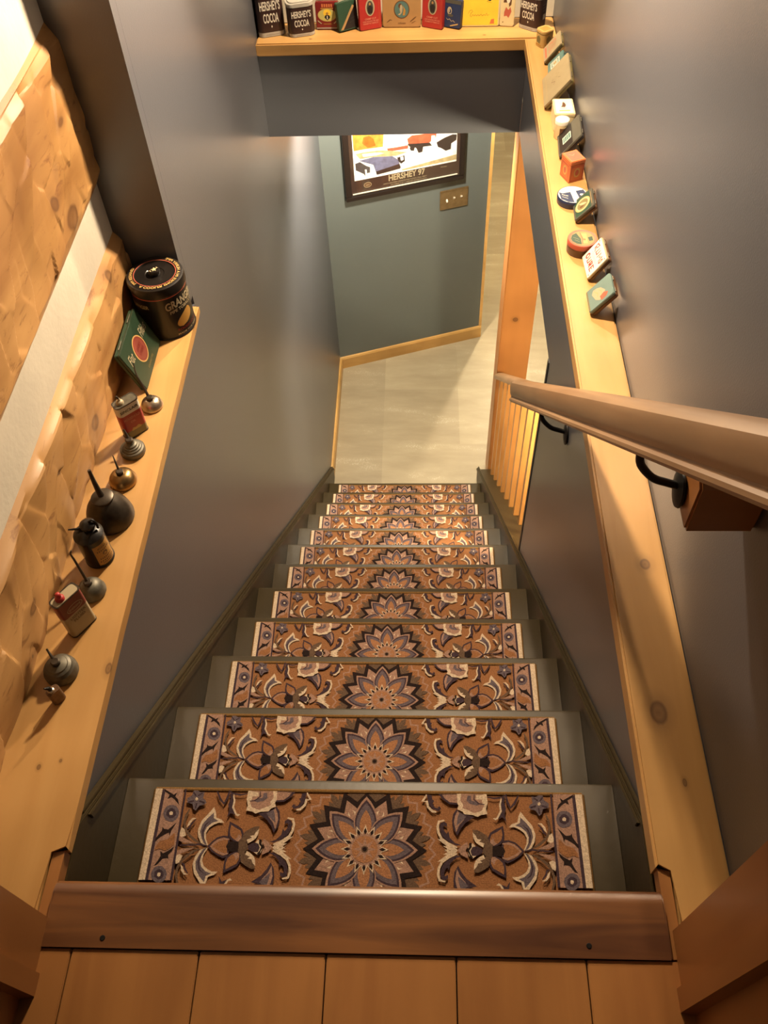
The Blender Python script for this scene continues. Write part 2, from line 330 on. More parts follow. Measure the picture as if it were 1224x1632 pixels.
# landing ----------------------------------------------------------------
bm = bmesh.new(); prism(bm, [(-.0775, -.17), (-.0775, .003), (-.012, .003), (.000, .001), (.0045, -.004), (.006, -.016), (.004, -.028), (-.004, -.034), (-.03, -.034), (-.03, -.17)], -.403, .4035, 'x', 0, .002)
o = fin('threshold_board', bm, THRESH, smooth=40); tag(o, 'dark reddish wooden nosing board across the top of the stairs', 'threshold')
for sx, sy in ((-.323, -.066), (.301, -.063)):
    bm = bmesh.new(); lathe(bm, [(0, .0038), (.003, .0038), (.0036, .003)], 14); nl = fin('nail', bm, IRON, loc=(sx, sy, 0)); nl.parent = o
bm = bmesh.new(); xs = [-.60, -.361, -.195, -.032, .133, .296, .47, .62]
for a, b in zip(xs, xs[1:]): box(bm, a+.0009, b-.0009, -1.5, -.0785, -.03, 0, 0, .0012)
o = fin('floor_landing', bm, PLANK); o['kind'] = 'structure'
struct('floor_landing_base', [(-1.0, -1.5), (1.0, -1.5), (1.0, -.10), (-1.0, -.10)], -.10, -.031, 'z', BLACK)
# door casings of the doorway (vertical, stepped)
def casing(s):
    pts = [(.409, -.043), (.409, -.106), (.403, -.108), (.403, -.134), (.420, -.137), (.424, -.30), (.60, -.30), (.60, -.0475), (.44, -.0475), (.44, -.043)]
    return struct('door_1' if s > 0 else 'door_2', [((x if s > 0 else -(x-.008)), y) for x, y in pts], 0.0, 2.2, 'z', CASING)
casing(1); casing(-1)
struct('wall_landing_right', [(.4405, 0), (.80, 0), (.80, 2.2), (.4405, 2.2)], -.0474, -.043, 'y', PAINT)
struct('wall_landing_left', [(-.4325, 0), (-.80, 0), (-.80, 2.2), (-.4325, 2.2)], -.0474, -.043, 'y', PAINT)

# log wall ---------------------------------------------------------------
def log_height(y, z, seeds):
    near = []
    for s in seeds:
        dy, dz = y-s[0], z-s[1]
        if abs(dy) > .17 or abs(dz) > .17: continue
        c, n = s[2], s[3]; u = (dy*c+dz*n); v = (-dy*n+dz*c)
        near.append((math.sqrt(u*u/3.2+v*v)+s[7], s[4]+s[5]*u+s[6]*v-1.2*v*v))
    if not near: return 0
    m = min(near)[0]; W = H = 0.0
    for d, h in near:
        if d < m+.012: w_ = math.exp(-(d-m)/.0013); W += w_; H += w_*h
    return H/W
def log(z0, z1, y0, y1, seed, parent):
    rg = random.Random(seed); seeds = []
    n = int((y1-y0)*(z1-z0)/.0036)
    for i in range(n):
        a = R(rg.uniform(38, 70)); seeds.append((rg.uniform(y0-.05, y1+.05), rg.uniform(z0-.02, z1+.02), math.cos(a), math.sin(a), rg.uniform(-.0018, .0018), rg.uniform(-.06, .06), rg.uniform(-.17, .10), rg.uniform(0, .012)))
    ny = int((y1-y0)/.0036); nz = int((z1-z0)/.0036)
    bm = bmesh.new(); g = []
    for j in range(nz+1):
        z = z0+(z1-z0)*j/nz; t = 2*j/nz-1
        edge = (.004 if (z0 < .01 and t < 0) else .022)*max(0, abs(t)-.78)/.22
        row = []
        for i in range(ny+1):
            y = y0+(y1-y0)*i/ny
            wob = .004*math.sin(y*9+seed)
            k = max(.0, 1-max(0, abs(t)-.80)/.08) if not (z0 < .01 and t < 0) else 1
            x = -.519+wob*.5-edge*.8+log_height(y, z, seeds)*k
            row.append(bm.verts.new((x, y, z+(wob if abs(t) > .9 and z0 > .01 else 0))))
        g.append(row)
    for j in range(nz):
        for i in range(ny): bm.faces.new((g[j][i], g[j][i+1], g[j+1][i+1], g[j+1][i]))
    # close the log behind
    bl = [bm.verts.new((-.66, y, z)) for y, z in ((y0, z0), (y1, z0), (y1, z1), (y0, z1))]
    bm.faces.new(bl); bm.faces.new([bl[0], bl[1]]+g[0][::-1]); bm.faces.new([bl[3], bl[2]]+g[-1][::-1])
    bm.faces.new([bl[0], bl[3]]+[r[0] for r in g[::-1]]); bm.faces.new([bl[1], bl[2]]+[r[-1] for r in g[::-1]])
    return fin('log', bm, LOG, parent, smooth=14)
WL = empty('wall_left'); WL['kind'] = 'structure'
log(.0005, .190, -.042, 1.199, 5, WL); log(.292, .592, -.042, 1.199, 8, WL); log(.70, .98, -.042, 1.199, 11, WL)
bm = bmesh.new(); box(bm, -.62, -.535, -.042, 1.199, .18, 2.2); fin('chinking', bm, CHINK, WL)

# stairs -----------------------------------------------------------------
ST = empty('staircase', (0, 0, 0), label='steep olive painted wooden staircase going down between grey walls', cat='staircase')
for k in range(1, 13):
    z = -RISE*k; y1 = RUN*k
    bm = bmesh.new(); prism(bm, [(y1-RUN-.03, z), (y1-.006, z), (y1-.001, z-.003), (y1, z-.010), (y1-.002, z-.022), (y1-.008, z-.027), (y1-RUN-.03, z-.027)], -.4015, .4015, 'x', 0, .0)
    fin('tread', bm, OLIVE, ST, smooth=40)
for k in range(0, 13):
    y = RUN*k-.030; z1_ = -RISE*k-.0272; z0_ = -RISE*(k+1) if k < 12 else FL
    boxo('riser', -.4015, .4015, y-.016, y, z0_+.0005, z1_-(.01 if k == 0 else 0), OLIVE, ST)
for s in (-1, 1):
    xin = .402*s; xo = (WX-.0005) if s > 0 else (LX+.0005)
    ye = 2.83
    ys = .09 if s < 0 else .106; pts = [(ys, .05-ys*SL), (ye, -ye*SL+.05+.02), (ye, FL), (2.5, FL), (.0, -.5), (.0, .05-ys*SL)]
    bm = bmesh.new(); prism(bm, pts, min(xin, xo), max(xin, xo), 'x', 0, .0015); fin('stringer', bm, OLIVE, ST)
    # moulding bead along the top of the stringer
    bm = bmesh.new(); prism(bm, [(.11, .045-.11*SL), (ye+.001, -ye*SL+.064), (ye+.001, -ye*SL+.047), (.11, .028-.11*SL)], min(xin-.004*s, xin+.001*s), max(xin-.004*s, xin+.001*s), 'x', 0, .001); fin('moulding', bm, OLIVE, ST)
    bm = bmesh.new(); prism(bm, [(.11, .058-.11*SL), (ye+.001, -ye*SL+.078), (ye+.001, -ye*SL+.065), (.11, .046-.11*SL)], min(xin+.004*s, xo), max(xin+.004*s, xo), 'x', 0, .001); fin('moulding', bm, OLIVE, ST)
# sloping cap on the knee wall under the balusters
bm = bmesh.new(); prism(bm, [(1.355, -1.355*SL+.064), (2.795, -2.795*SL+.064), (2.795, -2.795*SL+.045), (1.355, -1.355*SL+.045)], WX-.001, WX+.125, 'x', 0, .002)
o = fin('trim_3', bm, OLIVE); o['kind'] = 'structure'

# carpets ----------------------------------------------------------------
def yarn(name, c, var=.28):
    m = mat('wool_'+name, c, .95, var=var, vscale=420, bump=.6, bscale=700, spec=.1); return m
YM = dict(r=yarn('rust', (.235, .105, .045)), m=yarn('mauve', (.28, .165, .120)), g=yarn('grey_violet', (.105, .080, .090)), d=yarn('plum', (.045, .028, .036)),
          k=yarn('black', (.018, .011, .010)), c=yarn('cream', (.50, .39, .28)), o=yarn('umber', (.105, .065, .042)), b=yarn('binding', (.16, .085, .028)), t=yarn('tan', (.29, .135, .065)))
YK = list(YM); YI = {k: i for i, k in enumerate(YK)}
CARPET = "c10:228 57 233 52 242 49 244 40 248 32 256 43 265 54 269 68 267 79 261 89 253 93 249 92 254 82 255 73 251 65 244 60 237 57;g10:238 54 246 50 247 41 256 50 263 60 265 71 261 82 256 90 251 92 257 81 258 72 255 64 247 57;d10:249 53 258 59 262 70 260 79 255 86 259 76 259 68 256 60;d00:218 78 226 77 236 80 243 86 250 94 242 102 232 108 223 112 217 110 214 102 215 86;r00:218 82 226 80 235 83 241 88 246 94 239 101 232 105 223 108 217 106 218 94;m03:216 83 225 82 234 85 239 89 244 94 238 99 230 103 222 106 215 104;d10:194 74 198 66 206 61 219 55 220 66 219 77 213 84 205 87 195 88;r10:197 76 200 69 208 65 216 60 217 69 215 77 210 82 203 86 197 86;m10:199 85 197 80 202 74 204 80 208 83 203 86;k00:195 94 198 88 207 86 213 86 218 89 220 94 217 99 212 102 206 102 198 100;o00:184 95 189 85 196 80 201 85 200 94 200 102 196 107 190 104;o10:170 62 177 62 185 66 193 71 196 80 192 87 186 84 178 81 173 74;c10:170 66 175 71 177 76 184 77 180 80 188 83 186 89 179 85 174 81 171 74;c00:161 95 164 86 170 83 176 90 177 95 176 101 169 106 164 103;d00:166 95 169 89 176 87 184 91 185 94 184 98 176 102 168 102;k00:168 82 164 83 164 89 160 94 164 100 165 106 170 105 166 100 164 94 168 89;m00:146 94 152 87 161 81 163 87 158 94 162 101 161 106 151 101;c14:126 48 117 50 115 58 116 67 121 77 131 84 145 90;d10:130 53 126 50 120 52 118 59 120 68 124 75 132 81 144 87 152 86 142 83 134 75 132 65 129 69 125 64 124 58 126 56 130 58;c10:114 77 120 78 131 85 143 91 146 95 140 96 134 94 125 96 130 92 123 88 129 88;c14:98 7 91 18 98 18 100 27 107 34 113 35;d10:98 7 99 12 101 22 107 30 116 34 121 30 119 26 114 27 117 29 111 28 107 22 110 17 107 15 106 8;d00:117 6 124 15 134 22 147 23 147 5;m00:123 7 127 13 135 19 147 20 147 6;c00:147 5 147 20 149 24 147 30 155 34 158 38 171 39 179 42 184 39 195 37 193 29 196 19 195 5;m00:154 5 152 16 157 23 155 28 163 31 174 36 186 32 190 24 187 14 190 5;g00:164 8 162 16 167 21 178 24 185 21 180 18 170 16 169 8;c00:178 7 177 14 187 14 188 22 194 18 194 6;d02:175 6 174 14 182 21 191 22;d10:146 30 140 38 138 49 140 62 146 72 151 62 159 52 174 42 161 39 151 35;m10:147 33 143 41 141 51 144 67 149 56 157 47 159 41 152 38;g10:150 35 147 44 145 56 148 54 156 47 161 42;d03:196 10 207 12 220 10 227 5;d14:226 7 228 18 232 27 239 20 246 7;c10:218 10 214 22 215 32 209 43 203 44 207 47 215 43 218 33 220 22;d10:220 10 217 22 218 33 211 45 219 42 225 50 222 38 225 28 222 18 225 10;g10:267 8 273 9 279 6 285 6 287 14 294 19 293 26 284 28 281 36 277 39 272 31 265 29 261 26 264 21 268 19;d14:277 15 270 10;d14:280 15 285 9;d14:282 23 291 25;d14:277 27 278 35;d14:273 23 264 26;c10:276 19 279 17 281 20 279 23 276 22;c10:273 51 280 51 285 57 287 66 283 62 279 54;d13:274 53 280 60 282 66 286 68;o14:287 37 291 47 292 58 289 68 282 77 272 85 262 90;d03:250 94 262 92 275 93 294 94;o13:268 92 281 90 298 85;c10:286 79 290 69 295 66 297 76 295 83;m10:270 91 283 85 297 79 298 86 288 90;m00:302 3 335 3 335 147 298 147;d00:297 4 300 4 300 147 296 147;d00:332 7 337 5 339 147 334 147;c00:337 4 348 3 349 147 339 147;k00:305 31 309 21 314 17 312 10 317 14 324 10 335 4 332 9 324 14 326 21 320 18 314 22;k00:304 58 310 64 316 70 323 69 326 66 326 72 330 78 334 84 334 90 328 83 319 77 314 75 312 80 311 72 307 64;k00:302 96 309 102 318 107 323 103 321 111 324 118 329 126 324 124 317 115 310 114 308 116 309 109 304 103;g00:329 44 327 50 323 55 317 57 312 58 307 55 304 50 303 44 305 38 309 33 314 31 320 31 325 33 328 38;d00:324 44 323 48 320 50 317 52 313 52 310 50 308 48 308 44 309 41 312 38 315 36 318 36 321 38 323 40;c00:319 44 318 46 318 47 316 47 315 47 314 47 313 46 313 44 313 43 314 42 316 41 317 41 318 42 319 43;g00:331 138 329 144 325 148 320 151 314 151 310 149 307 144 306 139 308 133 312 129 317 126 322 126 327 128 330 133;d00:326 138 325 142 322 144 319 146 316 146 313 144 311 142 311 139 312 136 314 133 318 131 321 131 324 133 326 135;c00:321 138 321 140 320 141 319 142 318 142 316 141 316 140 316 139 316 137 317 136 318 136 319 136 320 136 321 137;r00:304 75 308 78 314 85 326 88 332 97 332 103 325 100 315 103 308 99 302 93"
CD = .196; CH = .352; CY = .0945
def carpet_mesh():
    bm = bmesh.new(); top = .007
    pts = rrect(CH*2, CD, .004, 3, 0, -CD/2); prism(bm, pts, 0, top-.0002, 'z', YI['r'], .0015)
    # bound edge
    lay = [0]
    def f3(x, v):
        v = min(max(v, .004), CD-.004); return (x, -v, top+.00002*lay[0])
    def P(c, pts): lay[0] += 1; add_poly(bm, pts, f3, YI[c])
    def st(c, n, r0, r1, off=0, cx=0, cy=CY): P(c, [((cx+(r0 if i % 2 == 0 else r1)*math.cos(PI*i/n+off)), cy+(r0 if i % 2 == 0 else r1)*math.sin(PI*i/n+off)) for i in range(2*n)])
    P('r', [(-CH+.005, 0), (CH-.005, 0), (CH-.005, 1), (-CH+.005, 1)])
    # central medallion
    st('m', 32, .113, .104, .05); st('r', 32, .109, .100, .05)
    for i in range(16):
        a = PI/8*(i+.5)
        for da, rr_ in ((-.10, .097), (0, .106), (.10, .097)):
            c_, s_ = math.cos(a+da), math.sin(a+da); n_ = (-s_, c_)
            P('o', [(c_*.070+n_[0]*.006, CY+s_*.070+n_[1]*.006), (c_*(rr_-.008)+n_[0]*.0045, CY+s_*(rr_-.008)+n_[1]*.0045), (c_*rr_, CY+s_*rr_), (c_*(rr_-.008)-n_[0]*.0045, CY+s_*(rr_-.008)-n_[1]*.0045), (c_*.070-n_[0]*.006, CY+s_*.070-n_[1]*.006)])
    st('k', 16, .098, .0765); st('m', 16, .0835, .064)
    def petal(c, a, r0, r1, wd, cr=.55):
        o = []
        for sgn in (1, -1):
            rng = range(0, 9) if sgn == 1 else range(8, -1, -1)
            for i in rng:
                t = i/8; r_ = r0+(r1-r0)*t; hw = wd*(math.sin(PI*min(1, t**.8))**.8 if 0 < t < 1 else 0)
                o.append((math.cos(a)*r_-math.sin(a)*hw*sgn, CY+math.sin(a)*r_+math.cos(a)*hw*sgn))
        P(c, o[:-1])
    for i in range(8):
        a = PI/4*(i+.5)
        petal('c', a, .030, .068, .0125); petal('m', a, .05, .072, .004); petal('g', a, .030, .052, .009)
    for i in range(8):
        a = PI/4*i
        petal('m', a, .014, .0835, .0195); petal('d', a, .016, .078, .0175); petal('g', a, .018, .073, .0148); petal('t', a, .020, .062, .0095)
    st('c', 16, .0385, .0255); st('m', 16, .034, .0235)
    for i in range(16):
        a = PI/8*i; c_, s_ = math.cos(a), math.sin(a)
        P('k', [(c_*.0225, CY+s_*.0225), (c_*.028-s_*.0026, CY+s_*.028+c_*.0026), (c_*.0335, CY+s_*.0335), (c_*.028+s_*.0026, CY+s_*.028-c_*.0026)])
    P('t', ell(0, CY, .0205, .0205)); st('m', 8, .019, .008); P('o', ell(0, CY, .0055, .0055, 14)); P('k', ell(0, CY, .0035, .0035, 14))
    for item in CARPET.split(';'):
        hd, body = item.split(':'); c, mv, wd = hd[0], hd[1], float(hd[2:]); v = [float(t)/1000 for t in body.split()]
        pts = list(zip(v[0::2], v[1::2]))
        if wd > 0: pts = ribbon(pts, wd/1000*1.0)
        for sx in (1, -1):
            for fv in ((0, 1) if mv == '1' else (0,)):
                q = [(sx*x, (2*CY-y_ if fv else y_)) for x, y_ in pts]
                if fv and all(y_ > CD-.006 for _, y_ in q): continue
                P(c, q)
    # binding ridge all round
    for a, b in (((-CH+.003, -.003), (CH-.003, -.003)), ((CH-.003, -.003), (CH-.003, -CD+.003)), ((CH-.003, -CD+.003), (-CH+.003, -CD+.003)), ((-CH+.003, -CD+.003), (-CH+.003, -.003))):
        tube(bm, [(a[0], a[1], .0052), (b[0], b[1], .0052)], .0042, 10, YI['b'])
    me = bpy.data.meshes.new('stair_carpet')
    # drop what falls outside the bound edge
    bm.to_mesh(me); bm.free()
    for k in YK: me.materials.append(YM[k])
    return me
CM = carpet_mesh()
ORD = ['topmost', 'second', 'third', 'fourth', 'fifth', 'sixth', 'seventh', 'eighth', 'ninth', 'tenth', 'eleventh', 'lowest']
for k in range(1, 13):
    o = bpy.data.objects.new('stair_carpet', CM); COL.objects.link(o); o.location = (0, RUN*k-.0195, -RISE*k+.0002)
    lab = {1: 'rust floral carpet strip on the topmost stair tread, just below the wooden threshold', 12: 'rust floral carpet strip on the lowest visible stair tread, next to the stone floor'}.get(k, 'rust floral carpet strip on the %s stair tread counted from the top' % ORD[k-1])
    tag(o, lab, 'carpet', 'patterned carpet strips on the stair treads')

# post, balusters, balustrade rail --------------------------------------
bm = bmesh.new(); box(bm, .457, .602, 2.80, 2.945, FL, -.303, 0, .004)
tag(fin('newel_post', bm, POST), 'tall square orange wood post at the foot of the stairs', 'post')
BL = empty('balustrade', (.475, 1.355, -1.355*SL+.064), label='open side of the lower stairs with square orange balusters under a sloping rail', cat='balustrade')
def balu(y):
    bm = bmesh.new(); x0, x1, ya, yb = .457, .482, y, y+.030
    def zb(yy): return -yy*SL+.0642
    def zt(yy): return -yy*SL+.752
    v = [bm.verts.new((x, yy, z(yy))) for z in (zb, zt) for x, yy in ((x0, ya), (x1, ya), (x1, yb), (x0, yb))]
    for f in ((0, 1, 2, 3), (4, 5, 6, 7), (0, 1, 5, 4), (1, 2, 6, 5), (2, 3, 7, 6), (3, 0, 4, 7)): bm.faces.new([v[i] for i in f])
    for vv in bm.verts: vv.co -= Vector(BL.location)
    return fin('baluster', bm, BALU, BL)
for i in range(9): balu(1.515+i*.1395)
bm = bmesh.new(); pr = [(-.030, 0), (-.030, .014), (-.022, .026), (-.010, .031), (.010, .031), (.022, .026), (.030, .014), (.030, 0)]
vs = []
for y in (1.354, 2.798): vs.append([bm.verts.new((.475+a-BL.location.x, y-BL.location.y, -y*SL+.752+b*1.2-BL.location.z)) for a, b in pr])
n = len(pr)
for i in range(n): bm.faces.new((vs[0][i], vs[0][(i+1) % n], vs[1][(i+1) % n], vs[1][i]))
bm.faces.new(vs[0]); bm.faces.new(vs[1]); TH = -math.atan(SL); bmesh.ops.rotate(bm, verts=bm.verts, cent=(0, 0, 0), matrix=Matrix.Rotation(-TH, 3, 'X')); fin('top_rail', bm, RAIL, BL, smooth=40).rotation_euler = (TH, 0, 0)

# handrail ---------------------------------------------------------------
HR = empty('handrail', (.348, .5, .80-.93*.5), label='moulded light brown wooden handrail sloping down the right wall on black brackets', cat='handrail')
HO = Vector(HR.location); S2 = .93; hd = Vector((0, 1, -S2)).normalized(); hu = Vector((0, S2, 1)).normalized()
def hp(x, s, u): return Vector((x, 0, 0))+hd*s+hu*u
hp_ = [(-.020, 0), (-.0275, .002), (-.0298, .006), (-.0288, .010), (-.0248, .0125), (-.0235, .016), (-.0262, .020), (-.0275, .026), (-.0275, .042), (-.0245, .050), (-.016, .0555), (0, .058)]
prof = hp_+[(-x_, z_) for x_, z_ in hp_[:-1][::-1]]
bm = bmesh.new(); vs = []
for s_ in (-1.10, 1.105): vs.append([bm.verts.new(hp(a*1.0, s_, b)) for a, b in prof])
n = len(prof)
for i in range(n): bm.faces.new((vs[0][i], vs[0][(i+1) % n], vs[1][(i+1) % n], vs[1][i]))
bm.faces.new(vs[0]); bm.faces.new(vs[1]); TH = -math.atan(S2); bmesh.ops.rotate(bm, verts=bm.verts, cent=(0, 0, 0), matrix=Matrix.Rotation(-TH, 3, 'X')); fin('rail', bm, RAIL, HR, smooth=35).rotation_euler = (TH, 0, 0)
def bracket(y, xw):
    zr = .80-S2*y; bm = bmesh.new(); zw = zr-.075
    lathe(bm, [(0, 0), (.020, 0), (.0225, .002), (.0215, .0045), (.012, .007), (0, .008)], 24)
    T = Matrix.Translation(Vector((xw, y, zw))-HO) @ Matrix.Rotation(-PI/2, 4, 'Y') @ Matrix.Scale(1.25, 4, (1, 0, 0))
    bmesh.ops.transform(bm, matrix=T, verts=bm.verts)
    pth = smooth_path([(xw-.004, y, zw+.006), (xw-.020, y, zw+.012), (xw-.040, y, zw+.022), (.352, y, zw+.048), (.348, y, zr-.001)], 6)
    tube(bm, [p-HO for p in pth], .0052, 12)
    pc = Vector((.348, y, zr))-HO
    v = []
    for uu in (-.0025, 0.0):
        for dx, ds in ((-.012, -.025), (.012, -.025), (.012, .025), (-.012, .025)): v.append(bm.verts.new(pc+Vector((dx, 0, 0))+hd*ds+hu*uu))
    for f in ((0, 1, 2, 3), (4, 5, 6, 7), (0, 1, 5, 4), (1, 2, 6, 5), (2, 3, 7, 6), (3, 0, 4, 7)): bm.faces.new([v[i] for i in f])
    return fin('bracket', bm, IRON, HR, smooth=40)
bracket(1.013, WX-.0002); bracket(.388, .4115)
# wood block behind the upper bracket
bm = bmesh.new()
prism(bm, [(.342, .338), (.342, .418), (.380, .443), (.424, .405), (.420, .342)], .4125, .4968, 'x', 0, .003)
tag(fin('bracket_block', bm, BLOCK), 'reddish brown wood block on the right wall carrying the upper handrail bracket', 'wood block')
# ================================================================== tins
def decorate(root, items, f3, step, name='label'):
    """items: ('rect'|'ell'|'poly'|'text'|..., material name, numbers) in metres on the face; one mesh for the print, one for the lettering"""
    bm = bmesh.new(); bt = bmesh.new(); mk, mt = [], []; k = 0; kt = 0
    for it in items:
        kind, m = it[0], it[1]
        if kind == 'text':
            if m not in mt: mt.append(m)
            kt += 1; s, cx, cy, w_, h_ = it[2:7]; ex = it[7] if len(it) > 7 else {}
            add_text(bt, s, cx, cy, w_, h_, lambda a, b: f3(a, b, step*(len(items)+2)), mt.index(m), ex.get('bold', .015), ex.get('shear', 0.0), ex.get('ang', 0.0)); continue
        if m not in mk: mk.append(m)
        k += 1; h = step*k; ff = lambda a, b, h=h: f3(a, b, h)
        if kind == 'rect': x0, y0, x1, y1 = it[2:6]; add_poly(bm, [(x0, y0), (x1, y0), (x1, y1), (x0, y1)], ff, mk.index(m))
        elif kind == 'ell': add_poly(bm, ell(*it[2:6]), ff, mk.index(m))
        elif kind == 'poly': add_poly(bm, it[2], ff, mk.index(m))
        elif kind == 'line': add_poly(bm, ribbon(it[3], it[2]), ff, mk.index(m))
    if k: fin(name, bm, [C_[x] for x in mk], root, recalc=False)
    else: bm.free()
    if kt: fin('lettering', bt, [C_[x] for x in mt], root, recalc=False)
    else: bt.free()
def flat_tin(label, cat, group, loc, rz, lean, w_, h_, t, body, lid, items, name='tobacco_tin', r=.005, hinge=True):
    """upright flat box; origin at the middle of the back bottom edge, front faces local -y"""
    root = empty(name, loc, (-R(lean), 0, R(rz)), label, cat, group)
    pts = rrect(w_, h_, r, 4, 0, h_/2)
    bm = bmesh.new(); prism(bm, pts, -t*.55, 0, 'y', 0, .0012); fin('body', bm, C_[body], root, smooth=50)
    bm = bmesh.new(); q = [(x*1.012, h_/2+(z-h_/2)*1.0) for x, z in pts]; prism(bm, q, -t, -t*.555, 'y', 0, .0012); fin('lid', bm, C_[lid], root, smooth=50)
    if hinge:
        for cx in (-w_*.28, w_*.28):
            bm = bmesh.new(); tube(bm, [(cx-w_*.09, -t*.55, h_+.0006), (cx+w_*.09, -t*.55, h_+.0006)], .0011, 8)
            fin('hinge', bm, GREYTIN, root, smooth=50)
    decorate(root, items, lambda a, b, h: (a, -t-.00015-h, b), .00004)
    return root
WG = 'small tins lined up on the right wall ledge'
XW = .4966
def lean_tin(label, yc, w_, h_, t, lean, body, lid, items, rz=-90, x=None, **k):
    xb = XW-h_*math.sin(R(lean))-.001 if x is None else x
    return flat_tin(label, 'tin', WG, (xb, yc, .0003), rz, lean, w_, h_, t, body, lid, items, **k)
# nearest first: x to the viewer's right = towards the camera
lean_tin('worn blue-green flat tin leaning on the right wall, nearest tin of the right ledge', 1.180, .066, .068, .016, 38, 'brown', 'dustyteal',
    [('poly', 'bone', [(-.020, .020), (-.010, .015), (.012, .022), (.022, .032), (.018, .044), (.005, .050), (-.012, .040), (-.018, .030)]),
     ('poly', 'fadedred', [(.012, .034), (.026, .036), (.024, .050), (.016, .056), (.008, .046)]), ('line', 'gold', .0015, [(-.014, .022), (-.002, .030), (.010, .028)]), ('line', 'gold', .0015, [(-.010, .034), (.0, .040), (.012, .038)]), ('rect', 'olive', -.031, .002, .031, .005)])
lean_tin('white flat tin with red lettering leaning on the right wall', 1.302, .078, .064, .013, 34, 'brown', 'bone',
    [('rect', 'white', -.037, .002, .037, .062), ('line', 'red', .004, [(-.026, .038), (-.028, .052), (-.018, .054), (-.020, .046), (-.026, .045), (-.016, .037)]), ('line', 'red', .004, [(-.010, .052), (-.011, .040), (-.002, .040), (-.002, .053)]), ('line', 'red', .004, [(.006, .038), (.007, .053), (.013, .044), (.019, .053), (.021, .038)]), ('ell', 'red', .027, .045, .0035, .0075), ('ell', 'white', .027, .045, .0014, .004), ('ell', 'red', -.024, .018, .0065, .0075), ('ell', 'white', -.023, .018, .003, .004), ('line', 'red', .004, [(-.012, .025), (-.012, .012), (-.004, .012), (-.003, .025)]), ('line', 'red', .004, [(.003, .011), (.003, .025), (.010, .024), (.009, .018), (.004, .018), (.012, .011)]), ('line', 'red', .004, [(.026, .024), (.017, .025), (.017, .012), (.027, .012)]), ('line', 'red', .003, [(.017, .018), (.024, .018)]),
     ('line', 'greygreen', .0008, [(-.02, .030), (.022, .030)]), ('line', 'greygreen', .0008, [(-.024, .033), (.024, .033)]), ('ell', 'greygreen', -.032, .057, .0016, .0016), ('ell', 'greygreen', .032, .057, .0016, .0016), ('ell', 'greygreen', .032, .007, .0016, .0016)], rz=-88)
def round_tin(label, loc, r_, h_, body, lid, items, name='round_tin', rz=0, ring=None):
    root = empty(name, loc, (0, 0, R(rz)), label, 'tin', WG)
    bm = bmesh.new(); lathe(bm, [(0, 0), (r_*.97, 0), (r_*.985, .001), (r_*.985, h_*.6), (0, h_*.6)], 44); fin('body', bm, C_[body], root, smooth=50)
    bm = bmesh.new(); lathe(bm, [(0, h_*.61), (r_*.985, h_*.61), (r_, h_*.62), (r_, h_-.0015), (r_-.0012, h_), (r_-.003, h_-.0006), (0, h_-.0006)], 44); fin('lid', bm, C_[lid], root, smooth=40)
    if ring:
        bm = bmesh.new(); lathe(bm, [(r_-.001, h_+.00015), (r_*.80, h_-.0003)], 44); lathe(bm, [(r_*1.003, h_*.63), (r_*1.003, h_*.72)], 44); fin('ring', bm, C_[ring], root, recalc=False)
    decorate(root, items, lambda a, b, h: (a, b, h_-.0004+h), .00004)
    return root
round_tin('round tin with a red rim and green and tan top on the right ledge', (.4505, 1.378, .0003), .033, .031, 'brown', 'brick', [('ell', 'tan', 0, 0, .027, .027), ('poly', 'darkgreen', [(-.024, -.010), (-.026, 0), (-.022, .013), (-.012, .020), (-.004, -.001), (-.004, -.022), (-.014, -.020)]),
    ('poly', 'darkgreen', [(.012, .004), (.022, .008), (.023, -.008), (.014, -.010)]), ('rect', 'gold', -.002, -.018, .010, .018), ('ell', 'olive', .004, -.004, .003, .004), ('line', 'brick', .003, [(-.004, .022), (.0, 0), (-.002, -.022)]), ('line', 'bone', .001, [(-.018, -.005), (-.008, -.012)]), ('line', 'bone', .001, [(-.020, .004), (-.008, -.004)])], ring='fadedred')
lean_tin('dark green flat tin with a gold oval leaning on the right wall', 1.512, .072, .058, .013, 42, 'brown', 'greygreen',
    [('rect', 'darkgreen', -.031, .006, .031, .050), ('ell', 'gold', 0, .028, .0225, .0215), ('ell', 'bone', 0, .028, .020, .019), ('ell', 'olive', 0, .028, .0165, .0155), ('poly', 'bone', [(-.010, .018), (-.002, .022), (.004, .030), (.006, .040), (.0, .036), (-.006, .028)]),
     ('poly', 'brown', [(.002, .018), (.010, .022), (.009, .034), (.004, .026)]), ('line', 'gold', .0012, [(-.024, .053), (.024, .053)])], rz=-92)
round_tin('round navy and white tin lying flat on the right ledge', (.4505, 1.570, .0003), .0365, .0185, 'navy', 'navy', [('ell', 'white', 0, 0, .0345, .0345), ('poly', 'navy', [(-.033, .006), (-.024, .002), (.024, .024), (.034, .004), (.030, -.018), (.014, -.031), (-.008, -.033), (-.026, -.022)]),
    ('poly', 'white', [(-.006, .010), (.006, .016), (.020, -.024), (.006, -.032)]), ('rect', 'paleteal', .006, -.020, .010, .006), ('text', 'white', 'SNUFF', -.018, -.006, .016, .004, {'ang': -.35}), ('line', 'white', .002, [(-.024, -.012), (-.010, -.018)]), ('ell', 'white', .022, .002, .005, .004)], rz=-8)
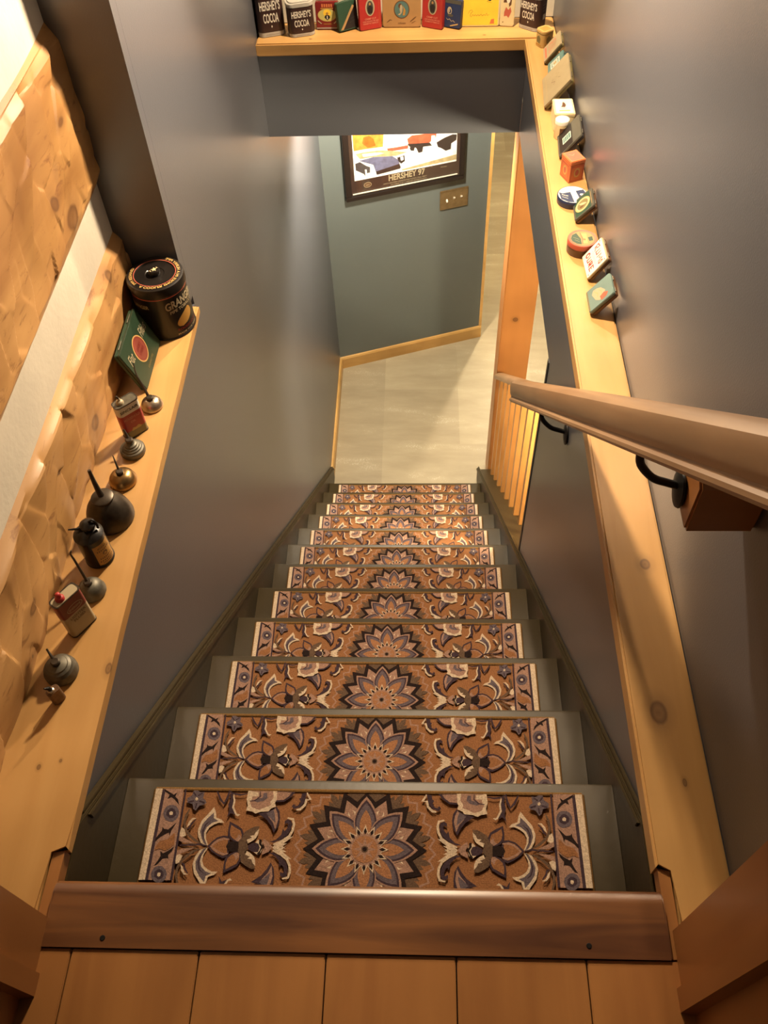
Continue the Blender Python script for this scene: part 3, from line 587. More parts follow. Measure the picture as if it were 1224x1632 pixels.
# orange box
def cube_tin(name, label, loc, rz, w_, d_, h_, body, items_top, items_f, r=.002, chamf=0):
    root = empty(name, loc, (0, 0, R(rz)), label, 'tin', WG)
    pts = rrect(w_, d_, max(r, chamf), 1 if chamf else 3)
    bm = bmesh.new(); prism(bm, pts, 0, h_*.8, 'z', 0, .001); fin('body', bm, C_[body], root, smooth=50)
    bm = bmesh.new(); prism(bm, [(a*1.02, b*1.02) for a, b in pts], h_*.8+.0003, h_, 'z', 0, .0015); fin('lid', bm, C_[body], root, smooth=50)
    decorate(root, items_top, lambda a, b, h: (a, b, h_+.0001+h), .00004, 'top_print')
    for nm, F in (('side_print', lambda a, b, h: (-w_/2*1.0-.0002-h, -a, b)), ('side_print', lambda a, b, h: (a, -d_/2*1.0-.0002-h, b))):
        decorate(root, items_f, F, .00004, nm)
    return root
cube_tin('tin_box', 'orange-red cube-shaped tin standing on the right ledge', (.4595, 1.6745, .0003), 23, .040, .046, .056, 'orange', [('rect', 'fadedred', -.016, -.019, .016, .019), ('line', 'bone', .0012, [(-.009, .010), (-.002, .002), (.006, .008)]), ('line', 'brick', .002, [(-.006, -.010), (.004, -.002), (.008, .012)])],
    [('rect', 'brick', -.0175, .003, .0175, .042), ('rect', 'orange', -.015, .006, .015, .039), ('ell', 'gold', 0, .024, .0085, .012), ('ell', 'fadedred', 0, .024, .005, .008), ('line', 'brick', .0015, [(-.012, .010), (.012, .010)])])
lean_tin('dark grey flat tin with a pale green square label leaning on the right wall', 1.800, .100, .078, .012, 38, 'black', 'greygreen',
    [('rect', 'black', -.045, .006, .045, .050), ('rect', 'paleteal', -.014, .018, .016, .046), ('rect', 'teal', -.011, .020, .013, .044), ('line', 'white', .0014, [(-.009, .025), (.010, .025)]), ('line', 'white', .0014, [(-.009, .031), (.010, .031)]), ('line', 'white', .0014, [(-.009, .037), (.010, .037)])], rz=-93)
t = empty('white_canister', (.4520, 1.862, .0003), label='small round cream canister with a dark square label in front of the yellow box tin', cat='tin', group=WG)
bm = bmesh.new(); lathe(bm, [(0, 0), (.0172, 0), (.018, .001), (.0178, .038), (0, .038)], 32); fin('body', bm, C_['cream'], t, smooth=50)
bm = bmesh.new(); lathe(bm, [(0, .0382), (.0184, .0382), (.0184, .047), (.017, .0485), (0, .0485)], 32); fin('lid', bm, C_['white'], t, smooth=50)
bm = bmesh.new(); put_flat(bm, [(a, z) for z in (.014, .031) for a in [R(-112+8*i) for i in range(7)]], [(i, i+1, i+8, i+7) for i in range(6)], lambda a, z: (.0182*math.cos(a), .0182*math.sin(a), z), 0); fin('label', bm, C_['brown'], t, recalc=False)
t = cube_tin('tin_box', 'upright yellow-cream box tin with a small dark figure printed on top, behind the cream canister', (.4615, 1.928, .0003), 0, .052, .078, .047, 'cream', [('rect', 'white', -.022, -.034, .022, .036), ('poly', 'brown', [(-.008, -.004), (.002, -.006), (.006, .004), (.004, .016), (-.001, .022), (-.003, .012), (-.004, .004)]), ('line', 'brown', .0016, [(-.012, -.010), (-.002, -.012), (.008, -.010)]), ('rect', 'gold', -.014, -.026, .014, -.020)],
    [('line', 'gold', .0012, [(-.020, .006), (.020, .006)])], r=.004)
lean_tin('large cream flat tin leaning on the right wall, biggest on the right ledge', 2.072, .150, .098, .014, 39, 'olive', 'parchment',
    [('rect', 'parchment', -.066, .008, .066, .090), ('line', 'olive', .0012, [(-.030, .050), (-.018, .062), (-.010, .050), (0, .060)]), ('line', 'brown', .002, [(-.014, .040), (-.004, .034), (.006, .046), (.016, .040)]), ('line', 'brown', .0024, [(.002, .058), (.010, .066)]), ('line', 'gold', .001, [(-.06, .014), (.06, .014)])], rz=-93)
lean_tin('small teal flat tin with a white framed panel leaning on the right wall', 2.205, .066, .058, .012, 42, 'teal', 'teal',
    [('rect', 'white', -.016, .012, .018, .044), ('rect', 'teal', -.013, .015, .015, .041), ('rect', 'white', -.009, .019, .011, .037), ('rect', 'olive', -.006, .022, .008, .034), ('ell', 'gold', .001, .028, .003, .003)], rz=-95)
lean_tin('cream flat tin with faded red lettering leaning on the right wall beside the gold tin', 2.290, .080, .070, .012, 38, 'olive', 'parchment',
    [('line', 'fadedred', .0035, [(-.026, .022), (-.024, .050), (-.014, .052), (-.014, .038), (-.024, .036), (-.012, .022)]), ('line', 'fadedred', .0035, [(-.006, .022), (0, .052), (.008, .022)]), ('line', 'fadedred', .0035, [(.014, .050), (.015, .024), (.026, .024)]), ('rect', 'fadedred', -.030, .008, .030, .014)], rz=-93)
cube_tin('tea_tin', 'small square gold tin with cut corners at the far corner of the right ledge', (.4530, 2.377, .0003), 32, .042, .040, .046, 'gold', [('rect', 'ochre', -.014, -.013, .014, .013), ('line', 'olive', .001, [(-.008, 0), (.008, 0)])], [('poly', 'olive', [(-.008, .012), (.006, .010), (.008, .024), (0, .032), (-.008, .026)]), ('rect', 'ochre', -.012, .004, .012, .008)], chamf=.008)

# ------------------------------------------------------------- back shelf
BG = 'tins lined up on the shelf across the end of the stairwell'
def cocoa(label, loc, rz, w_, d_, h_, lidt='greytin'):
    root = empty('cocoa_tin', loc, (0, 0, R(rz)), label, 'tin', BG)
    pts = rrect(w_, d_, .017, 6)
    bm = bmesh.new(); prism(bm, pts, .0, h_*.86, 'z', 0, .001); fin('body', bm, C_['cocoa'], root, smooth=50)
    bm = bmesh.new(); q = [(a*1.006, b*1.006) for a, b in pts]; prism(bm, q, .0012, h_*.10, 'z'); fin('band', bm, C_['greytin'], root, smooth=50)
    bm = bmesh.new(); prism(bm, [(a*1.025, b*1.035) for a, b in pts], h_*.862, h_*.965, 'z', 0, .001); prism(bm, [(a*.86, b*.80) for a, b in pts], h_*.966, h_, 'z', 0, .0015)
    fin('lid', bm, C_[lidt], root, smooth=50)
    bm = bmesh.new(); lathe(bm, [(0, h_+.004), (w_*.10, h_+.0035), (w_*.13, h_+.0003)], 20); fin('knob', bm, C_['white'], root, smooth=60)
    def side(yy):
        return lambda a, b, h: (a, yy-h, b)
    f = lambda a, b, h: (a, -d_/2-.0003-h, b)
    decorate(root, [('text', 'white', "HERSHEY'S", 0, h_*.66, w_*.74, h_*.20, {'bold': .02}), ('text', 'white', 'COCOA', .0, h_*.40, w_*.56, h_*.20, {'bold': .02}), ('poly', 'white', [(-.002, h_*.22), (0, h_*.19), (.002, h_*.22), (0, h_*.25)]), ('line', 'brown', .0012, [(-w_*.25, h_*.05), (w_*.25, h_*.05)])], f, .00004)
    g = lambda a, b, h: (w_/2+.0003+h, a, b)
    decorate(root, [('line', 'greytin', .0008, [(-.008, h_*.7), (.008, h_*.7)]), ('line', 'greytin', .0008, [(-.008, h_*.62), (.008, h_*.62)]), ('line', 'greytin', .0008, [(-.008, h_*.54), (.008, h_*.54)]), ('rect', 'greytin', -.004, h_*.3, .008, h_*.44)], g, .00004, 'side_print')
    return root
cocoa('tall dark brown cocoa tin at the left end of the back shelf', (-.374, 2.4960, .0003), 17, .084, .052, .135)
cocoa('short dark brown cocoa tin, second from the left on the back shelf', (-.2800, 2.491, .0003), 15, .080, .052, .098)
cocoa('short dark brown cocoa tin standing in the right corner of the back shelf', (.4260, 2.4950, .0003), -38, .076, .050, .104)
def shelf_tin(label, x0, x1, y0, y1, h_, t, body, lid, items, lean=4, **k):
    a = math.degrees(math.atan2(y1-y0, x1-x0)); w_ = math.hypot(x1-x0, y1-y0)
    n = Vector((-math.sin(R(a)), math.cos(R(a)))); c = Vector(((x0+x1)/2, (y0+y1)/2))+n*t
    return flat_tin(label, 'tin', BG, (c.x, c.y, .0003), a, lean, w_, h_, t, body, lid, items, **k)
w_, h_ = .071, .078
shelf_tin('dark maroon square tin with a yellow oval picture on the back shelf', -.234, -.164, 2.508, 2.506, .078, .018, 'brown', 'maroon',
    [('rect', 'orange', -.016, .063, -.011, .072), ('rect', 'orange', -.009, .063, -.004, .072), ('rect', 'orange', -.002, .063, .003, .072), ('rect', 'orange', .005, .063, .010, .072), ('rect', 'orange', .012, .063, .017, .072), ('rect', 'ochre', -.019, .058, .019, .061), ('ell', 'gold', 0, .041, .029, .018), ('ell', 'lime', 0, .041, .027, .0165), ('ell', 'yellow', 0, .047, .012, .010), ('poly', 'black', [(-.009, .034), (0, .026), (.009, .034), (.006, .041), (-.006, .041)]), ('rect', 'white', -.0015, .030, .0015, .039), ('ell', 'ochre', 0, .045, .004, .004), ('line', 'ochre', .003, [(-.013, .016), (.013, .016)]), ('rect', 'greytin', -.034, .003, .034, .006),
     ('poly', 'bone', [(-.030, .024), (-.020, .016), (-.018, .018), (-.030, .028)]), ('poly', 'bone', [(.030, .024), (.020, .016), (.018, .018), (.030, .028)])])
shelf_tin('dark green flat tin with a diagonal grey band, turned sideways on the back shelf', -.160, -.103, 2.480, 2.512, .078, .020, 'darkgreen', 'darkgreen',
    [('poly', 'black', [(-.026, .004), (.031, .004), (.031, .074), (.028, .074)]), ('poly', 'tan', [(-.029, .004), (-.020, .004), (.024, .062), (.018, .066)]), ('line', 'olive', .0012, [(-.022, .012), (.016, .058)]), ('line', 'greygreen', .001, [(.004, .020), (.022, .024)]), ('line', 'greygreen', .001, [(.010, .030), (.024, .034)])], lean=10)
def oval_tin(label, x0, x1, y0, y1, flip):
    shelf_tin(label, x0, x1, y0, y1, .112, .020, 'red', 'red', [('text', 'pink', 'PRINCE ALBERT', -.001, .094, .052, .009), ('ell', 'bone', 0, .062, .0145, .0235), ('ell', 'greygreen', 0, .061, .0105, .0195), ('poly', 'black', [(-.006, .046), (.006, .046), (.008, .062), (.003, .068), (-.003, .068), (-.008, .062)]), ('ell', 'tan', 0, .072, .003, .0038),
        ('text', 'pink', 'CRIMP CUT', 0, .031, .036, .005), ('text', 'pink', 'LONG BURNING PIPE AND', 0, .024, .050, .004), ('text', 'pink', 'CIGARETTE TOBACCO', 0, .018, .048, .004), ('line', 'ochre', .0008, [(.028, .004), (.028, .10)])], lean=3)
oval_tin('red pocket tin with a white oval portrait, left of the tan tin', -.098, -.033, 2.490, 2.512, 0)
oval_tin('red pocket tin with a white oval portrait, right of the tan tin', .091, .152, 2.512, 2.486, 1)
shelf_tin('wide tan tin with a round blue-green portrait medallion in the middle of the back shelf', -.029, .087, 2.512, 2.508, .102, .020, 'tan', 'tan',
    [('text', 'brown', 'LA FENDRICH', 0, .082, .060, .008, {'bold': .01}), ('ell', 'brown', 0, .050, .0240, .0255), ('ell', 'teal', 0, .050, .0215, .023), ('ell', 'brown', -.004, .060, .006, .007), ('poly', 'bone', [(-.012, .036), (-.004, .041), (-.006, .050), (-.004, .062), (0, .064), (.003, .056), (.002, .046), (.000, .040), (-.006, .034)]), ('poly', 'ochre', [(.003, .034), (.006, .050), (.003, .062), (.012, .048), (.010, .034)]), ('line', 'brown', .0025, [(-.046, .014), (-.036, .022), (-.030, .020)]), ('line', 'brown', .003, [(.026, .016), (.036, .024), (.044, .030)]), ('line', 'brown', .002, [(.030, .012), (.042, .018)]), ('text', 'brown', 'CIGARS', 0, .012, .024, .004)], r=.008)
shelf_tin('small navy blue tin with a white emblem, tilted between the red and yellow tins', .156, .206, 2.507, 2.484, .077, .018, 'navy', 'navy',
    [('rect', 'greygreen', -.026, .066, .026, .076), ('ell', 'bone', -.010, .046, .0075, .0105), ('ell', 'navy', -.009, .045, .0045, .006), ('ell', 'bone', -.011, .046, .002, .005), ('ell', 'greygreen', -.006, .034, .009, .004), ('line', 'bone', .0016, [(-.020, .026), (-.014, .021), (-.008, .024), (-.002, .018), (.004, .021), (.010, .016)]), ('poly', 'gold', [(-.004, .004), (.020, .011), (.021, .015), (-.006, .006)])], lean=8)
shelf_tin('large yellow tin with a cream edge and brown script, right part of the back shelf', .209, .326, 2.505, 2.502, .125, .016, 'brown', 'cream',
    [('rect', 'yellow', -.0545, .004, .0545, .122), ('poly', 'black', [(.012, .092), (.018, .074), (.028, .070), (.040, .078), (.042, .100), (.02, .104)]), ('ell', 'white', .022, .082, .006, .007), ('ell', 'white', .034, .078, .0045, .005), ('line', 'black', .001, [(.018, .070), (.034, .066)]), ('text', 'ochre', 'MILD', -.022, .082, .030, .006),
     ('line', 'ochre', .0014, [(-.036, .036), (-.032, .044), (-.026, .047), (-.022, .043), (-.028, .038), (-.030, .030), (-.027, .027), (-.022, .034), (-.018, .030), (-.014, .034), (-.011, .030), (-.006, .034), (-.003, .030), (.003, .035), (.007, .030), (.012, .034), (.016, .031), (.020, .038), (.022, .031), (.028, .034)]), ('poly', 'orange', [(.030, .008), (.044, .008), (.043, .022), (.034, .020)])], r=.007)
shelf_tin('narrow cream tin with a dark-haired figure and a red flower on the back shelf', .328, .371, 2.503, 2.498, .110, .014, 'brown', 'cream',
    [('rect', 'cream', -.019, .003, .019, .106), ('poly', 'brown', [(-.014, .066), (-.010, .084), (-.002, .094), (.008, .092), (.011, .076), (.010, .060), (.004, .054), (.002, .066), (-.004, .066)]), ('ell', 'white', .001, .074, .0055, .010), ('poly', 'fadedred', [(-.010, .040), (-.005, .054), (.002, .046), (.008, .054), (.012, .042), (.008, .032), (.004, .024), (-.002, .030), (-.010, .028)]), ('ell', 'olive', -.012, .012, .002, .002)], r=.006)

# ------------------------------------------------------------- left ledge
LG = 'oil cans and tins on the left ledge'
def le(name, label, cat, loc, rz=0, lean=0): return empty(name, loc, (-R(lean), 0, R(rz)), label, cat, LG)
# big round tobacco canister
t = le('tobacco_canister', 'large round black tobacco canister with yellow lettering and a knobbed lid on the left ledge', 'canister', (-.452, 1.1395, .0003))
bm = bmesh.new(); lathe(bm, [(0, 0), (.0565, 0), (.0580, .0015), (.0575, .004), (.0565, .005), (.0565, .108), (0, .108)], 64); fin('body', bm, BLKTIN, t, smooth=40)
bm = bmesh.new(); lathe(bm, [(0, .1083), (.0578, .1083), (.0590, .110), (.0590, .124), (.0575, .1285), (.0535, .1300), (.0430, .1305), (.0415, .1285), (.040, .1282), (.020, .1292), (.0185, .1282), (0, .1282)], 64); fin('lid', bm, BLKTIN, t, smooth=25)
bm = bmesh.new(); lathe(bm, [(0, .1285), (.0110, .1285), (.0120, .130), (.0120, .1375), (.0105, .1395), (0, .1395)], 32); k_ = fin('knob', bm, BLKTIN, t, smooth=40)
bm = bmesh.new(); add_poly(bm, [(-.0065, -.002), (-.001, .002), (-.002, .006), (.003, .003), (.006, .005), (.004, 0), (.006, -.005), (.002, -.003), (-.001, -.007), (-.001, -.002)], lambda a, b: (a, b, .13965), 0); add_poly(bm, [(-.008, -.005), (-.004, -.008), (-.003, -.007), (-.007, -.004)], lambda a, b: (a, b, .13965), 0); add_poly(bm, [(.008, .005), (.004, .008), (.003, .007), (.007, .004)], lambda a, b: (a, b, .13965), 0); fin('emblem', bm, C_['cream'], k_, recalc=False)
bm = bmesh.new(); lathe(bm, [(.0435, .1308), (.0420, .1306)], 64); fin('red_ring', bm, C_['fadedred'], t, recalc=False); bm = bmesh.new(); lathe(bm, [(.0567, .1035), (.0567, .1055)], 64)
fin('red_band', bm, C_['fadedred'], t, recalc=False)
bm = bmesh.new(); ZF = lambda z: (lambda x, y: (x, y, z))
add_arc_text(bm, 'A COOLER SMOKE IN A HURRY PIPE', R(-118), R(72), .0488, .0062, ZF(.1312), 0)
add_arc_text(bm, 'GRANGER PIPE', R(-198), R(-130), .0488, .0062, ZF(.1312), 0)
fin('lid_lettering', bm, C_['gold'], t, recalc=False)
def cyl(r_): return lambda a, b, h=0: ((r_+h)*math.cos(a), (r_+h)*math.sin(a), b)
def cyl_text(bm, s, am, z, wang, h_, r_, mi=0, curve=0.0, bold=.02, slant=0.0):
    pts, fs = text_mesh(s, bold)
    put_flat(bm, [(am+px*wang, z+py*h_*(1-.0*px)+slant*px+curve*(1-4*px*px)) for px, py in pts], fs, cyl(r_), mi)
AM = R(-27)
for i_, (nm_, s_, am_, z_, wa_, h_, cv_, bd_, mm_) in enumerate((('brand_lettering', 'GRANGER', AM, .082, R(84), .019, .004, .03, 'bone'), ('lettering', 'PIPE TOBACCO', AM, .067, R(70), .0075, .003, .02, 'bone'), ('lettering', 'ROUGH CUT', AM, .020, R(56), .006, 0, .02, 'maroon'),
        ('lettering', 'MADE FOR PIPES', AM, .010, R(60), .004, 0, .01, 'bone'), ('side_lettering', 'GRANGER', R(-128), .086, R(50), .009, -.002, .02, 'bone'), ('side_lettering', 'LIGGETT', R(-128), .020, R(30), .004, 0, .01, 'olive'))):
    bm = bmesh.new(); cyl_text(bm, s_, am_, z_, wa_, h_, .0570, 0, cv_, bd_); fin(nm_, bm, C_[mm_], t, recalc=False)
bm = bmesh.new(); nr = 14
for k in range(nr):      # the yellow leaf, in thin rows that follow the curve
    def span(f): 
        c_ = AM+R(-14+24*f); hw = R(20)*math.sin(PI*min(1, max(0, f))**.8)**.75; return c_-hw, c_+hw
    (a0, a1), (b0, b1) = span(k/nr), span((k+1)/nr); z0, z1 = .025+.037*k/nr, .025+.037*(k+1)/nr
    for j in range(8):
        put_flat(bm, [(a0+(a1-a0)*j/8, z0), (a0+(a1-a0)*(j+1)/8, z0), (b0+(b1-b0)*(j+1)/8, z1), (b0+(b1-b0)*j/8, z1)], [(0, 1, 2, 3)], cyl(.0569), 0)
bmesh.ops.remove_doubles(bm, verts=bm.verts, dist=1e-6); fin('leaf_print', bm, C_['ochre'], t, recalc=False)
for z in (.030, .036, .042, .048):
    bm = bmesh.new(); put_flat(bm, [(R(-137+3*j), zz) for zz in (z, z+.0012) for j in range(7)], [(j, j+1, j+8, j+7) for j in range(6)], cyl(.0568), 0); fin('side_print', bm, C_['olive'], t, recalc=False)
# green flat cigarette tin
flat_tin('dark green flat cigarette tin with a red circle leaning against the log wall', 'tin', LG, (-.4705, 1.004, .0003), 90, 20, .142, .096, .014, 'darkgreen', 'deepgreen',
    [('ell', 'gold', -.002, .050, .0275, .0275), ('ell', 'rust', -.002, .050, .0250, .0250), ('ell', 'maroon', -.002, .050, .0225, .0225), ('ell', 'rust', -.002, .050, .0215, .0215), ('text', 'maroon', 'LUCKY', -.002, .056, .026, .007), ('text', 'maroon', 'STRIKE', -.002, .045, .028, .007), ('text', 'bone', 'Flat', -.048, .064, .026, .020, {'shear': .4, 'bold': 0}), ('text', 'bone', 'Fifties', .045, .062, .036, .020, {'shear': .4, 'bold': 0}), ('text', 'olive', 'CIGARETTES', 0, .014, .040, .005)], name='cigarette_tin')
def spout_from(bm, pts, r0, r1, n=5):
    p = smooth_path(pts, n); tube(bm, p, [r0+(r1-r0)*i/(len(p)-1) for i in range(len(p))], 10)
def oiler(label, loc, prof, m, spout, r0, r1, collar=True, rings=(), name='oil_can', cm=None):
    t = le(name, label, 'oil can', loc); bm = bmesh.new(); lathe(bm, prof, 48); fin('reservoir', bm, m, t, smooth=30)
    zt = prof[-1][1]
    if collar:
        bm = bmesh.new(); lathe(bm, [(0, zt-.001), (.0068, zt-.001), (.0072, zt+.001), (.0072, zt+.005), (.0055, zt+.0065), (0, zt+.0065)], 20); fin('collar', bm, cm or m, t, smooth=30)
    bm = bmesh.new(); spout_from(bm, [(a-loc[0], b-loc[1], c-loc[2]) for a, b, c in spout], r0, r1); fin('spout', bm, cm or m, t, smooth=60)
    return t
DOME = lambda r, h: [(0, 0), (r*.92, 0), (r, h*.10), (r, h*.20), (r*.96, h*.32), (r*.93, h*.40), (r*.88, h*.55), (r*.76, h*.74), (r*.56, h*.90), (r*.34, h*.98), (0, h)]
oiler('small silvery domed oil can with long spout behind the white and red oil tin', (-.4415, .892, .0003), DOME(.022, .020), SILVER, [(-.4415, .892, .018), (-.452, .905, .040), (-.459, .912, .056), (-.464, .921, .066), (-.467, .932, .078)], .0032, .0012, cm=DKTIN)
oiler('small domed brass oil can with a short pointed spout on the left ledge', (-.4585, .700, .0003), DOME(.0258, .024), BRASS, [(-.4585, .700, .022), (-.463, .708, .036), (-.469, .720, .050)], .0030, .0009, cm=DKTIN)
oiler('large dark domed oil can with a thick tapered spout on the left ledge', (-.4625, .617, .0003), [(0, 0), (.0395, 0), (.0415, .002), (.0418, .006), (.041, .012), (.038, .024), (.033, .036), (.0265, .046), (.0205, .052), (.0185, .054), (.0195, .056), (.0195, .059), (.0165, .061), (0, .0635)], DKTIN, [(-.4625, .617, .058), (-.4655, .620, .074), (-.4685, .6245, .094), (-.4705, .629, .116)], .0062, .0030, collar=False)
RIB = lambda r, h: [(0, 0), (r*.95, 0), (r, h*.08), (r, h*.34), (r*.94, h*.42), (r*.80, h*.46), (r*.78, h*.54), (r*.66, h*.58), (r*.64, h*.66), (r*.52, h*.70), (r*.50, h*.78), (r*.36, h*.84), (r*.26, h*.98), (0, h)]
oiler('grey ribbed cone-shaped oil can in front of the white and red oil tin', (-.4545, .772, .0003), RIB(.0235, .030), GREYTIN, [(-.4545, .772, .028), (-.459, .779, .041), (-.463, .784, .050)], .0040, .0018, cm=DKTIN)
oiler('dark domed oil can with a thin bent-tipped spout behind the lighter fluid tin', (-.4600, .461, .0003), DOME(.0235, .026), GREYTIN, [(-.460, .461, .024), (-.4645, .467, .050), (-.470, .4735, .078), (-.4725, .476, .090), (-.470, .479, .095)], .0026, .0012, cm=DKTIN)
oiler('grey ribbed domed oil can with a short spout near the end of the left ledge', (-.4735, .3125, .0003), [(0, 0), (.0250, 0), (.0262, .002), (.0262, .010), (.0245, .014), (.0240, .017), (.0215, .020), (.0205, .0225), (.0165, .025), (.0155, .027), (.009, .030), (0, .031)], GREYTIN, [(-.4735, .3125, .029), (-.480, .320, .037), (-.4885, .330, .044)], .0032, .0014, cm=DKTIN)
# rectangular oil tins
def oil_tin(name, label, loc, rz, w_, d_, h_, body, items, nozzle, topm=None):
    t = le(name, label, 'oil tin', loc, rz); pts = rrect(w_, d_, min(d_, w_)*.32, 6)
    bm = bmesh.new(); prism(bm, pts, .0008, h_-.001, 'z'); fin('body', bm, C_[body], t, smooth=40)
    bm = bmesh.new(); prism(bm, [(a*.94, b*.92) for a, b in pts], h_-.0012, h_-.0005, 'z'); fin('top', bm, C_[topm] if topm else GREYTIN, t)
    for z in (.0, h_-.0022):
        bm = bmesh.new(); o = [(a*1.03, b*1.06) for a, b in pts]; i_ = [(a*.94, b*.90) for a, b in pts]; n = len(o)
        V = [[bm.verts.new((p[0], p[1], zz)) for p in L_] for L_, zz in ((o, z), (i_, z), (i_, z+.0022), (o, z+.0022))]
        for a in range(4):
            for i in range(n): bm.faces.new((V[a][i], V[a][(i+1) % n], V[(a+1) % 4][(i+1) % n], V[(a+1) % 4][i]))
        fin('rim', bm, DKTIN, t, smooth=40)
    bm = bmesh.new(); nx = nozzle[0]; lathe(bm, [(.0075, h_-.0006), (.0075, h_+.003), (.0055, h_+.006), (.003, h_+.007), (.0024, h_+.012), (0, h_+.012)], 20, nx, 0); fin('nozzle', bm, C_['bone'] if nozzle[1] == 'w' else C_['red'], t, smooth=40)
    bm = bmesh.new(); tube(bm, smooth_path([(nx, 0, h_+.011), (nx-.001, 0, h_+.015), (nx-.003, 0, h_+.019)], 4), [.002]*8+[.0012], 8) if nozzle[1] == 'w' else lathe(bm, [(.0045, h_+.007), (.0045, h_+.013), (.002, h_+.015), (0, h_+.015)], 14, nx, 0)
    fin('nozzle_tip', bm, DKTIN if nozzle[1] == 'w' else C_['red'], t, smooth=60)
    decorate(t, items, lambda a, b, h: (a, -d_/2-.0002-h, b), .00004)
    return t
def band(t, m, w_, d_, z0, z1, k=1.004):
    bm = bmesh.new(); pts = [(a*k, b*k*1.002) for a, b in rrect(w_, d_, min(d_, w_)*.32, 6)]; n = len(pts)
    V = [[bm.verts.new((p[0], p[1], z)) for p in pts] for z in (z0, z1)]
    for i in range(n): bm.faces.new((V[0][i], V[0][(i+1) % n], V[1][(i+1) % n], V[1][i]))
    fin('colour_band', bm, C_[m], t, smooth=60)
t = oil_tin('oil_tin', 'white and red household oil tin with a small nozzle on the left ledge', (-.4605, .824, .0003), 44, .047, .023, .084, 'white', [('text', 'black', 'SINCLAIR', -.001, .0705, .038, .0065, {'bold': .02}), ('text', 'pink', 'HOUSEHOLD', -.001, .050, .034, .006), ('text', 'pink', 'OIL', -.001, .040, .011, .005), ('poly', 'gold', [(-.010, .020), (-.006, .025), (0, .023), (.006, .026), (.012, .020), (.010, .018), (-.009, .018)])], (-.009, 'w'))
band(t, 'red', .047, .023, .0195, .060); band(t, 'olive', .047, .023, .0025, .0195)
t = oil_tin('lighter_fluid_tin', 'dark red and cream lighter fluid tin with a red nozzle on the left ledge', (-.4620, .397, .0003), 55, .048, .020, .092, 'bone', [('ell', 'bone', .002, .066, .0150, .0085), ('ell', 'maroon', .002, .066, .0138, .0072), ('text', 'bone', 'ENERGINE', .002, .066, .022, .0045), ('text', 'brown', 'LIGHTER', .001, .047, .030, .006, {'bold': .01}), ('text', 'brown', 'FLUID', .001, .038, .022, .006, {'bold': .01})], (-.008, 'r'), 'bone')
band(t, 'maroon', .048, .020, .054, .0895)
# black cylinder oiler with pump dome
t = le('pump_oil_can', 'black cylindrical pump oil can with a yellow label on the left ledge', 'oil can', (-.4630, .531, .0003))
bm = bmesh.new(); lathe(bm, [(0, 0), (.0238, 0), (.0248, .001), (.0248, .003), (.0240, .004), (.0240, .066), (.0250, .067), (.0250, .070), (.023, .072), (.016, .078), (0, .080)], 40); fin('body', bm, BLKTIN, t, smooth=35)
bm = bmesh.new()
a0, a1 = R(-72), R(12); N_ = 12
put_flat(bm, [(a0+(a1-a0)*i/N_, z) for z in (.008, .058) for i in range(N_+1)], [(i, i+1, i+N_+2, i+N_+1) for i in range(N_)], cyl(.02415), 0)
for z, ww in ((.050, .6), (.043, .75), (.024, .7), (.017, .8), (.012, .6)): 
    cyl_text(bm, 'OIL' if z > .045 else 'IIIIIIII', (a0+a1)/2, z, (a1-a0)*ww, .0035, .0243, 1)
put_flat(bm, [((a0+a1)/2+R(12)*math.cos(2*PI*i/12), .034+.005*math.sin(2*PI*i/12)) for i in range(12)], [tuple(range(12))], cyl(.0243), 1)
fin('label', bm, [C_['ochre'], C_['brown']], t, recalc=False)
bm = bmesh.new(); lathe(bm, [(0, .079), (.009, .079), (.0095, .081), (.0095, .086), (.013, .088), (.013, .091), (.006, .096), (0, .097)], 24, .004, .004); fin('pump', bm, BLKTIN, t, smooth=40)
bm = bmesh.new(); tube(bm, [(-.006, .002, .080), (-.016, .0, .082), (-.0285, -.003, .084)], [.0035, .0022, .0012], 10); fin('spout', bm, IRON, t, smooth=60)
bm = bmesh.new(); tube(bm, smooth_path([(.006, .004, .094), (.013, .006, .098), (.018, .006, .090), (.019, .004, .080)], 4), .0022, 8); fin('lever', bm, IRON, t, smooth=60)
# tiny oval can
t = le('small_oil_can', 'tiny dull brown oval oil can with a black spout, nearest item on the left ledge', 'oil can', (-.4665, .2665, .0003), 52)
bm = bmesh.new(); prism(bm, rrect(.021, .013, .0055, 5), 0, .033, 'z', 0, .001); fin('body', bm, mat('rusty_tin', (.15, .085, .045), .5, .5, var=.35, vscale=120), t, smooth=40)
bm = bmesh.new(); lathe(bm, [(.0055, .0328), (.0055, .036), (.003, .038), (0, .038)], 18, -.002, 0); fin('collar', bm, SILVER, t, smooth=40)
bm = bmesh.new(); tube(bm, [(-.002, 0, .037), (-.003, .001, .042), (-.008, .002, .047)], [.0035, .003, .0014], 10); fin('spout', bm, IRON, t, smooth=60)

# ------------------------------------------------------------- picture and switches on the far wall
ANG = math.degrees(math.atan2(E1.y, E1.x))
def onwall(s, z, d=.0004): p = C1+E1*s-N1*d; return (p.x, p.y, z)
t = empty('framed_poster', onwall(.446, -1.400), (R(4), 0, R(ANG)), 'dark framed vintage car show poster on the far wall of the lower floor', 'picture')
t.rotation_euler = (0, 0, R(ANG))
W_, H_ = .654, .500
bm = bmesh.new(); fw_ = .040; FD = .028
for (x0, x1, z0, z1) in ((-W_/2, W_/2, 0, fw_*.62), (-W_/2, W_/2, H_-fw_*.62, H_), (-W_/2, -W_/2+fw_*.8, fw_*.62, H_-fw_*.62), (W_/2-fw_*.62, W_/2, fw_*.62, H_-fw_*.62)):
    box(bm, x0, x1, -FD, -.001, z0, z1, 0, .003)
fin('frame', bm, mat('frame_dark_wood', (.012, .008, .007), .35, coat=.15), t)
